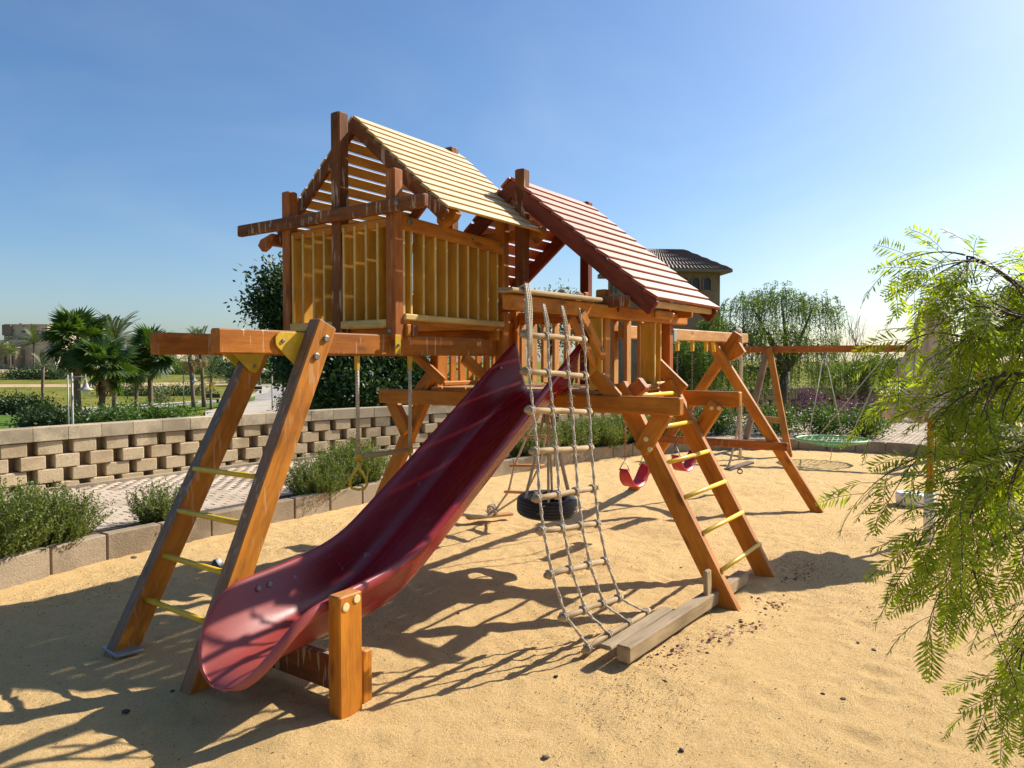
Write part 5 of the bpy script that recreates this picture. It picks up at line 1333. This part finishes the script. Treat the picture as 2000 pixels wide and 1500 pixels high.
def frond(p, d, L):
    """pinnate leaf: drooping midrib with narrow leaflets in pairs"""
    bend = Vector((ra.uniform(-.03, .03), ra.uniform(-.03, .03), ra.uniform(-.03, .02))); n = int(L/.0135); pts = []; q = Vector(p); dd = Vector(d)
    side = dd.cross(Vector((0, 0, 1)))
    side = side.normalized() if side.length > .05 else Vector((1, 0, 0))
    side = (Quaternion(dd, ra.uniform(-1.0, 1.0)) @ side)
    for k in range(n+1):
        pts.append(q.copy()); dd = (dd+Vector((bend.x, bend.y, bend.z-.045))).normalized(); q = q+dd*(L/n)
        if k > 1:
            env = math.sin(math.pi*min(1, (k/n)*.82+.16))**.6; s = side - dd*side.dot(dd); s.normalize(); up = s.cross(dd)
            for sg_ in (-1, 1):
                lp.append(tuple(q)); v_ = s*sg_*.86+dd*ra.uniform(.4, .75)+up*ra.uniform(-.3, .3)+Vector((0, 0, -.14)); ld.append(tuple(v_)); nn = up+s*ra.uniform(-.3, .3); lnm.append(tuple(nn)); ll.append(.056*env*ra.uniform(.85, 1.1)); lw.append(.0085*ra.uniform(.85, 1.2))
    dat.append(tube_data(pts[::3]+[pts[-1]], .0012, 3, False))
def twig(p, d, L, nf):
    q = Vector(p); dd = Vector(d).normalized(); pts = [q.copy()]
    for k in range(nf):
        dd = (dd+Vector((ra.uniform(-.1, .1), ra.uniform(-.1, .1), -.13+ra.uniform(-.05, .05)))).normalized(); q = q+dd*(L/nf); pts.append(q.copy())
        s = dd.cross(Vector((ra.uniform(-1, 1), ra.uniform(-1, 1), ra.uniform(-1, 1)))).normalized()
        frond(q, (dd*.75+s*.8+Vector((0, 0, -.05))).normalized(), ra.uniform(.13, .23))
    if ra.random() < .9: frond(q, dd, ra.uniform(.12, .24)); dat.append(tube_data(pts, [.004-.003*i/len(pts) for i in range(len(pts))], 4))
for bi, Mn in enumerate(MAIN):
    P = [Vd(*m) for m in Mn]; fine = [poly_at(P, t)[0]+Vector((ra.uniform(-.01, .01),)*3) for t in np.linspace(0, 1, 14)]
    dat.append(tube_data(fine, [.016*(1-t)+.003 for t in np.linspace(0, 1, 14)], 6))
    nt2 = {1: 6, 2: 5, 3: 6, 4: 7, 5: 8, 6: 8, 7: 7}.get(bi, 14)
    for k in range(nt2):
        t = .38+.62*(k+ra.random()*.6)/nt2; t = min(t, 1.); p, d = poly_at(P, t)
        o_ = Vector((ra.uniform(-1, 1), ra.uniform(-1, 1), ra.uniform(-.9, .35))); dirn = d*.75+o_*.75
        if bi in (0, 8): dirn += Vector((0, 0, -.15))
        u_, w_, _ = proj(p)
        if u_ < 1925 and 570 < w_ < 880 and ra.random() < .75: continue      # airy gap in the crown
        twig(p, dirn, ra.uniform(.14, .30), ra.randint(4, 7))
    twig(P[-1], (P[-1]-P[-2]), .25, 6)
v, f = quads_leaf(np.array(lp), np.array(ld), np.array(lnm), np.array(ll), np.array(lw))
o = obj('leaves', mesh_np('leaves', v, f, 'leaf_pepper'), nt_); o['kind'] = 'stuff'
obj('branches', mesh_py('branches', *join_data(dat), 'twig', True), nt_)

# ------------------------------------------------------------------ small things on the sand
def stone(px, py, r, mat, label, seed, group='loose stones on the sand', flat=.6):
    p = at(px, py, Z=0); rr = random.Random(seed); bm = bmesh.new(); bmesh.ops.create_icosphere(bm, subdivisions=2, radius=r)
    for q in bm.verts: q.co *= rr.uniform(.82, 1.15)
    me = bpy.data.meshes.new('stone'); bm.to_mesh(me); bm.free(); me.materials.append(MATS[mat])
    for q in me.polygons: q.use_smooth = True
    o = obj('stone', me, None, Matrix.Translation((p.x, p.y, sz(p.x, p.y)+r*flat*.55)) @ Matrix.Rotation(rr.uniform(0, 6), 4, 'Z') @ Matrix.Diagonal((1.25, .9, flat, 1)))
    return tag(o, label, 'stone', group)
for i, (px, py, r, m, lb) in enumerate(((1066, 1474, .024, 'stone', 'grey stone at the bottom centre of the sand'), (1331, 1463, .022, 'stone_dark', 'dark stone at the bottom, right of the grey one'), (1086, 1320, .020, 'stone_dark', 'small dark stone in front of the rope ladder foot'), (1707, 1268, .026, 'stone', 'brown stone on the bright sand left of the branches'), (1676, 1252, .02, 'stone', 'smaller brown stone beside the one left of the branches'), (1647, 1363, .022, 'stone', 'pale stone low in the right sand'), (1607, 1352, .018, 'stone_dark', 'dark pebble just left of the pale stone'), (1330, 1107, .02, 'stone', 'small stone left of the climbing ladder leg'), (245, 1388, .030, 'stone_dark', 'blue-black lump in the shadow left of the slide'), (337, 1349, .018, 'stone_dark', 'dark pebble in the shadow near the far ladder foot'), (262, 1085, .040, 'stone', 'pale half-buried stone near the kerb'), (895, 1198, .016, 'stone_dark', 'tiny dark pebble under the tyre shadow'), (1780, 925, .03, 'stone_dark', 'dark stone near the white weight'))):
    stone(px, py, r*.62, m, lb, i)
p = at(424, 1103, Z=0); bl = empty('toy_ball', (p.x, p.y, 0), 'small black and white ball half sunk in the sand', 'ball')
def ball_part(lo, hi, mat, nm, rot):
    v = []; f = []; n = 14; m = 6
    for i in range(m+1):
        th = lo+(hi-lo)*i/m
        for k in range(n): a = 2*math.pi*k/n; v.append((.052*math.sin(th)*math.cos(a), .052*math.sin(th)*math.sin(a), .052*math.cos(th)))
    for i in range(m):
        for k in range(n): j = (k+1) % n; f.append((i*n+k, (i+1)*n+k, (i+1)*n+j, i*n+j))
    obj(nm, mesh_py(nm, v, f, mat, True), bl, Matrix.Translation((p.x, p.y, sz(p.x, p.y)+.035)) @ Matrix.Rotation(rot, 4, 'Y') @ Matrix.Rotation(.5, 4, 'X'))
ball_part(0.01, 1.3, 'ball_white', 'white_panel', .9); ball_part(1.3, 3.13, 'ball_black', 'dark_panel', .9)
# litter of dry leaf bits and twigs scattered over the sand
n = 26000; r5 = np.random.default_rng(55); x = r5.uniform(1.2, 13, n); y = r5.uniform(-.6, 7.0, n)
cl = r5.random(n) < .45; ci = r5.integers(0, 26, n); ccx = r5.uniform(1.8, 9, 26); ccy = r5.uniform(.3, 6.8, 26)
x = np.where(cl, ccx[ci]+r5.normal(size=n)*.28, x); y = np.where(cl, ccy[ci]+r5.normal(size=n)*.22, y)
i_ = np.clip(np.searchsorted(gx, x), 1, nx-1); j_ = np.clip(np.searchsorted(gy, y), 1, ny-1); z = GH[i_, j_]-.012+.006
P = np.stack([x, y, z], 1); D = r5.normal(size=(n, 3)); D[:, 2] *= .25; Nn = r5.normal(size=(n, 3))*.5; Nn[:, 2] += 1
v, f = quads_leaf(P, D, Nn, r5.uniform(.004, .024, n), r5.uniform(.002, .007, n)); o = obj('dry_litter', mesh_np('dry_litter', v, f, 'debris')); tag(o, 'scattered dry leaf bits and twigs on the sand', 'litter', kind='stuff')
n = 200; cxy = [(5.25, 1.62), (5.9, 1.63), (6.75, 1.65), (4.9, 1.7), (4.45, 1.85)]; k = r5.integers(0, 5, n); x = np.array([cxy[q][0] for q in k])+r5.normal(size=n)*.16; y = np.array([cxy[q][1] for q in k])+r5.normal(size=n)*.07
i_ = np.clip(np.searchsorted(gx, x), 1, nx-1); j_ = np.clip(np.searchsorted(gy, y), 1, ny-1); P = np.stack([x, y, GH[i_, j_]-.004], 1); D = r5.normal(size=(n, 3)); D[:, 2] *= .4; Nn = r5.normal(size=(n, 3))*.6; Nn[:, 2] += 1
v, f = quads_leaf(P, D, Nn, r5.uniform(.015, .045, n), r5.uniform(.012, .028, n)); o = obj('fallen_petals', mesh_np('fallen_petals', v, f, 'petal')); tag(o, 'faded reddish petals drifted along the ladder foot timber', 'petals', kind='stuff')
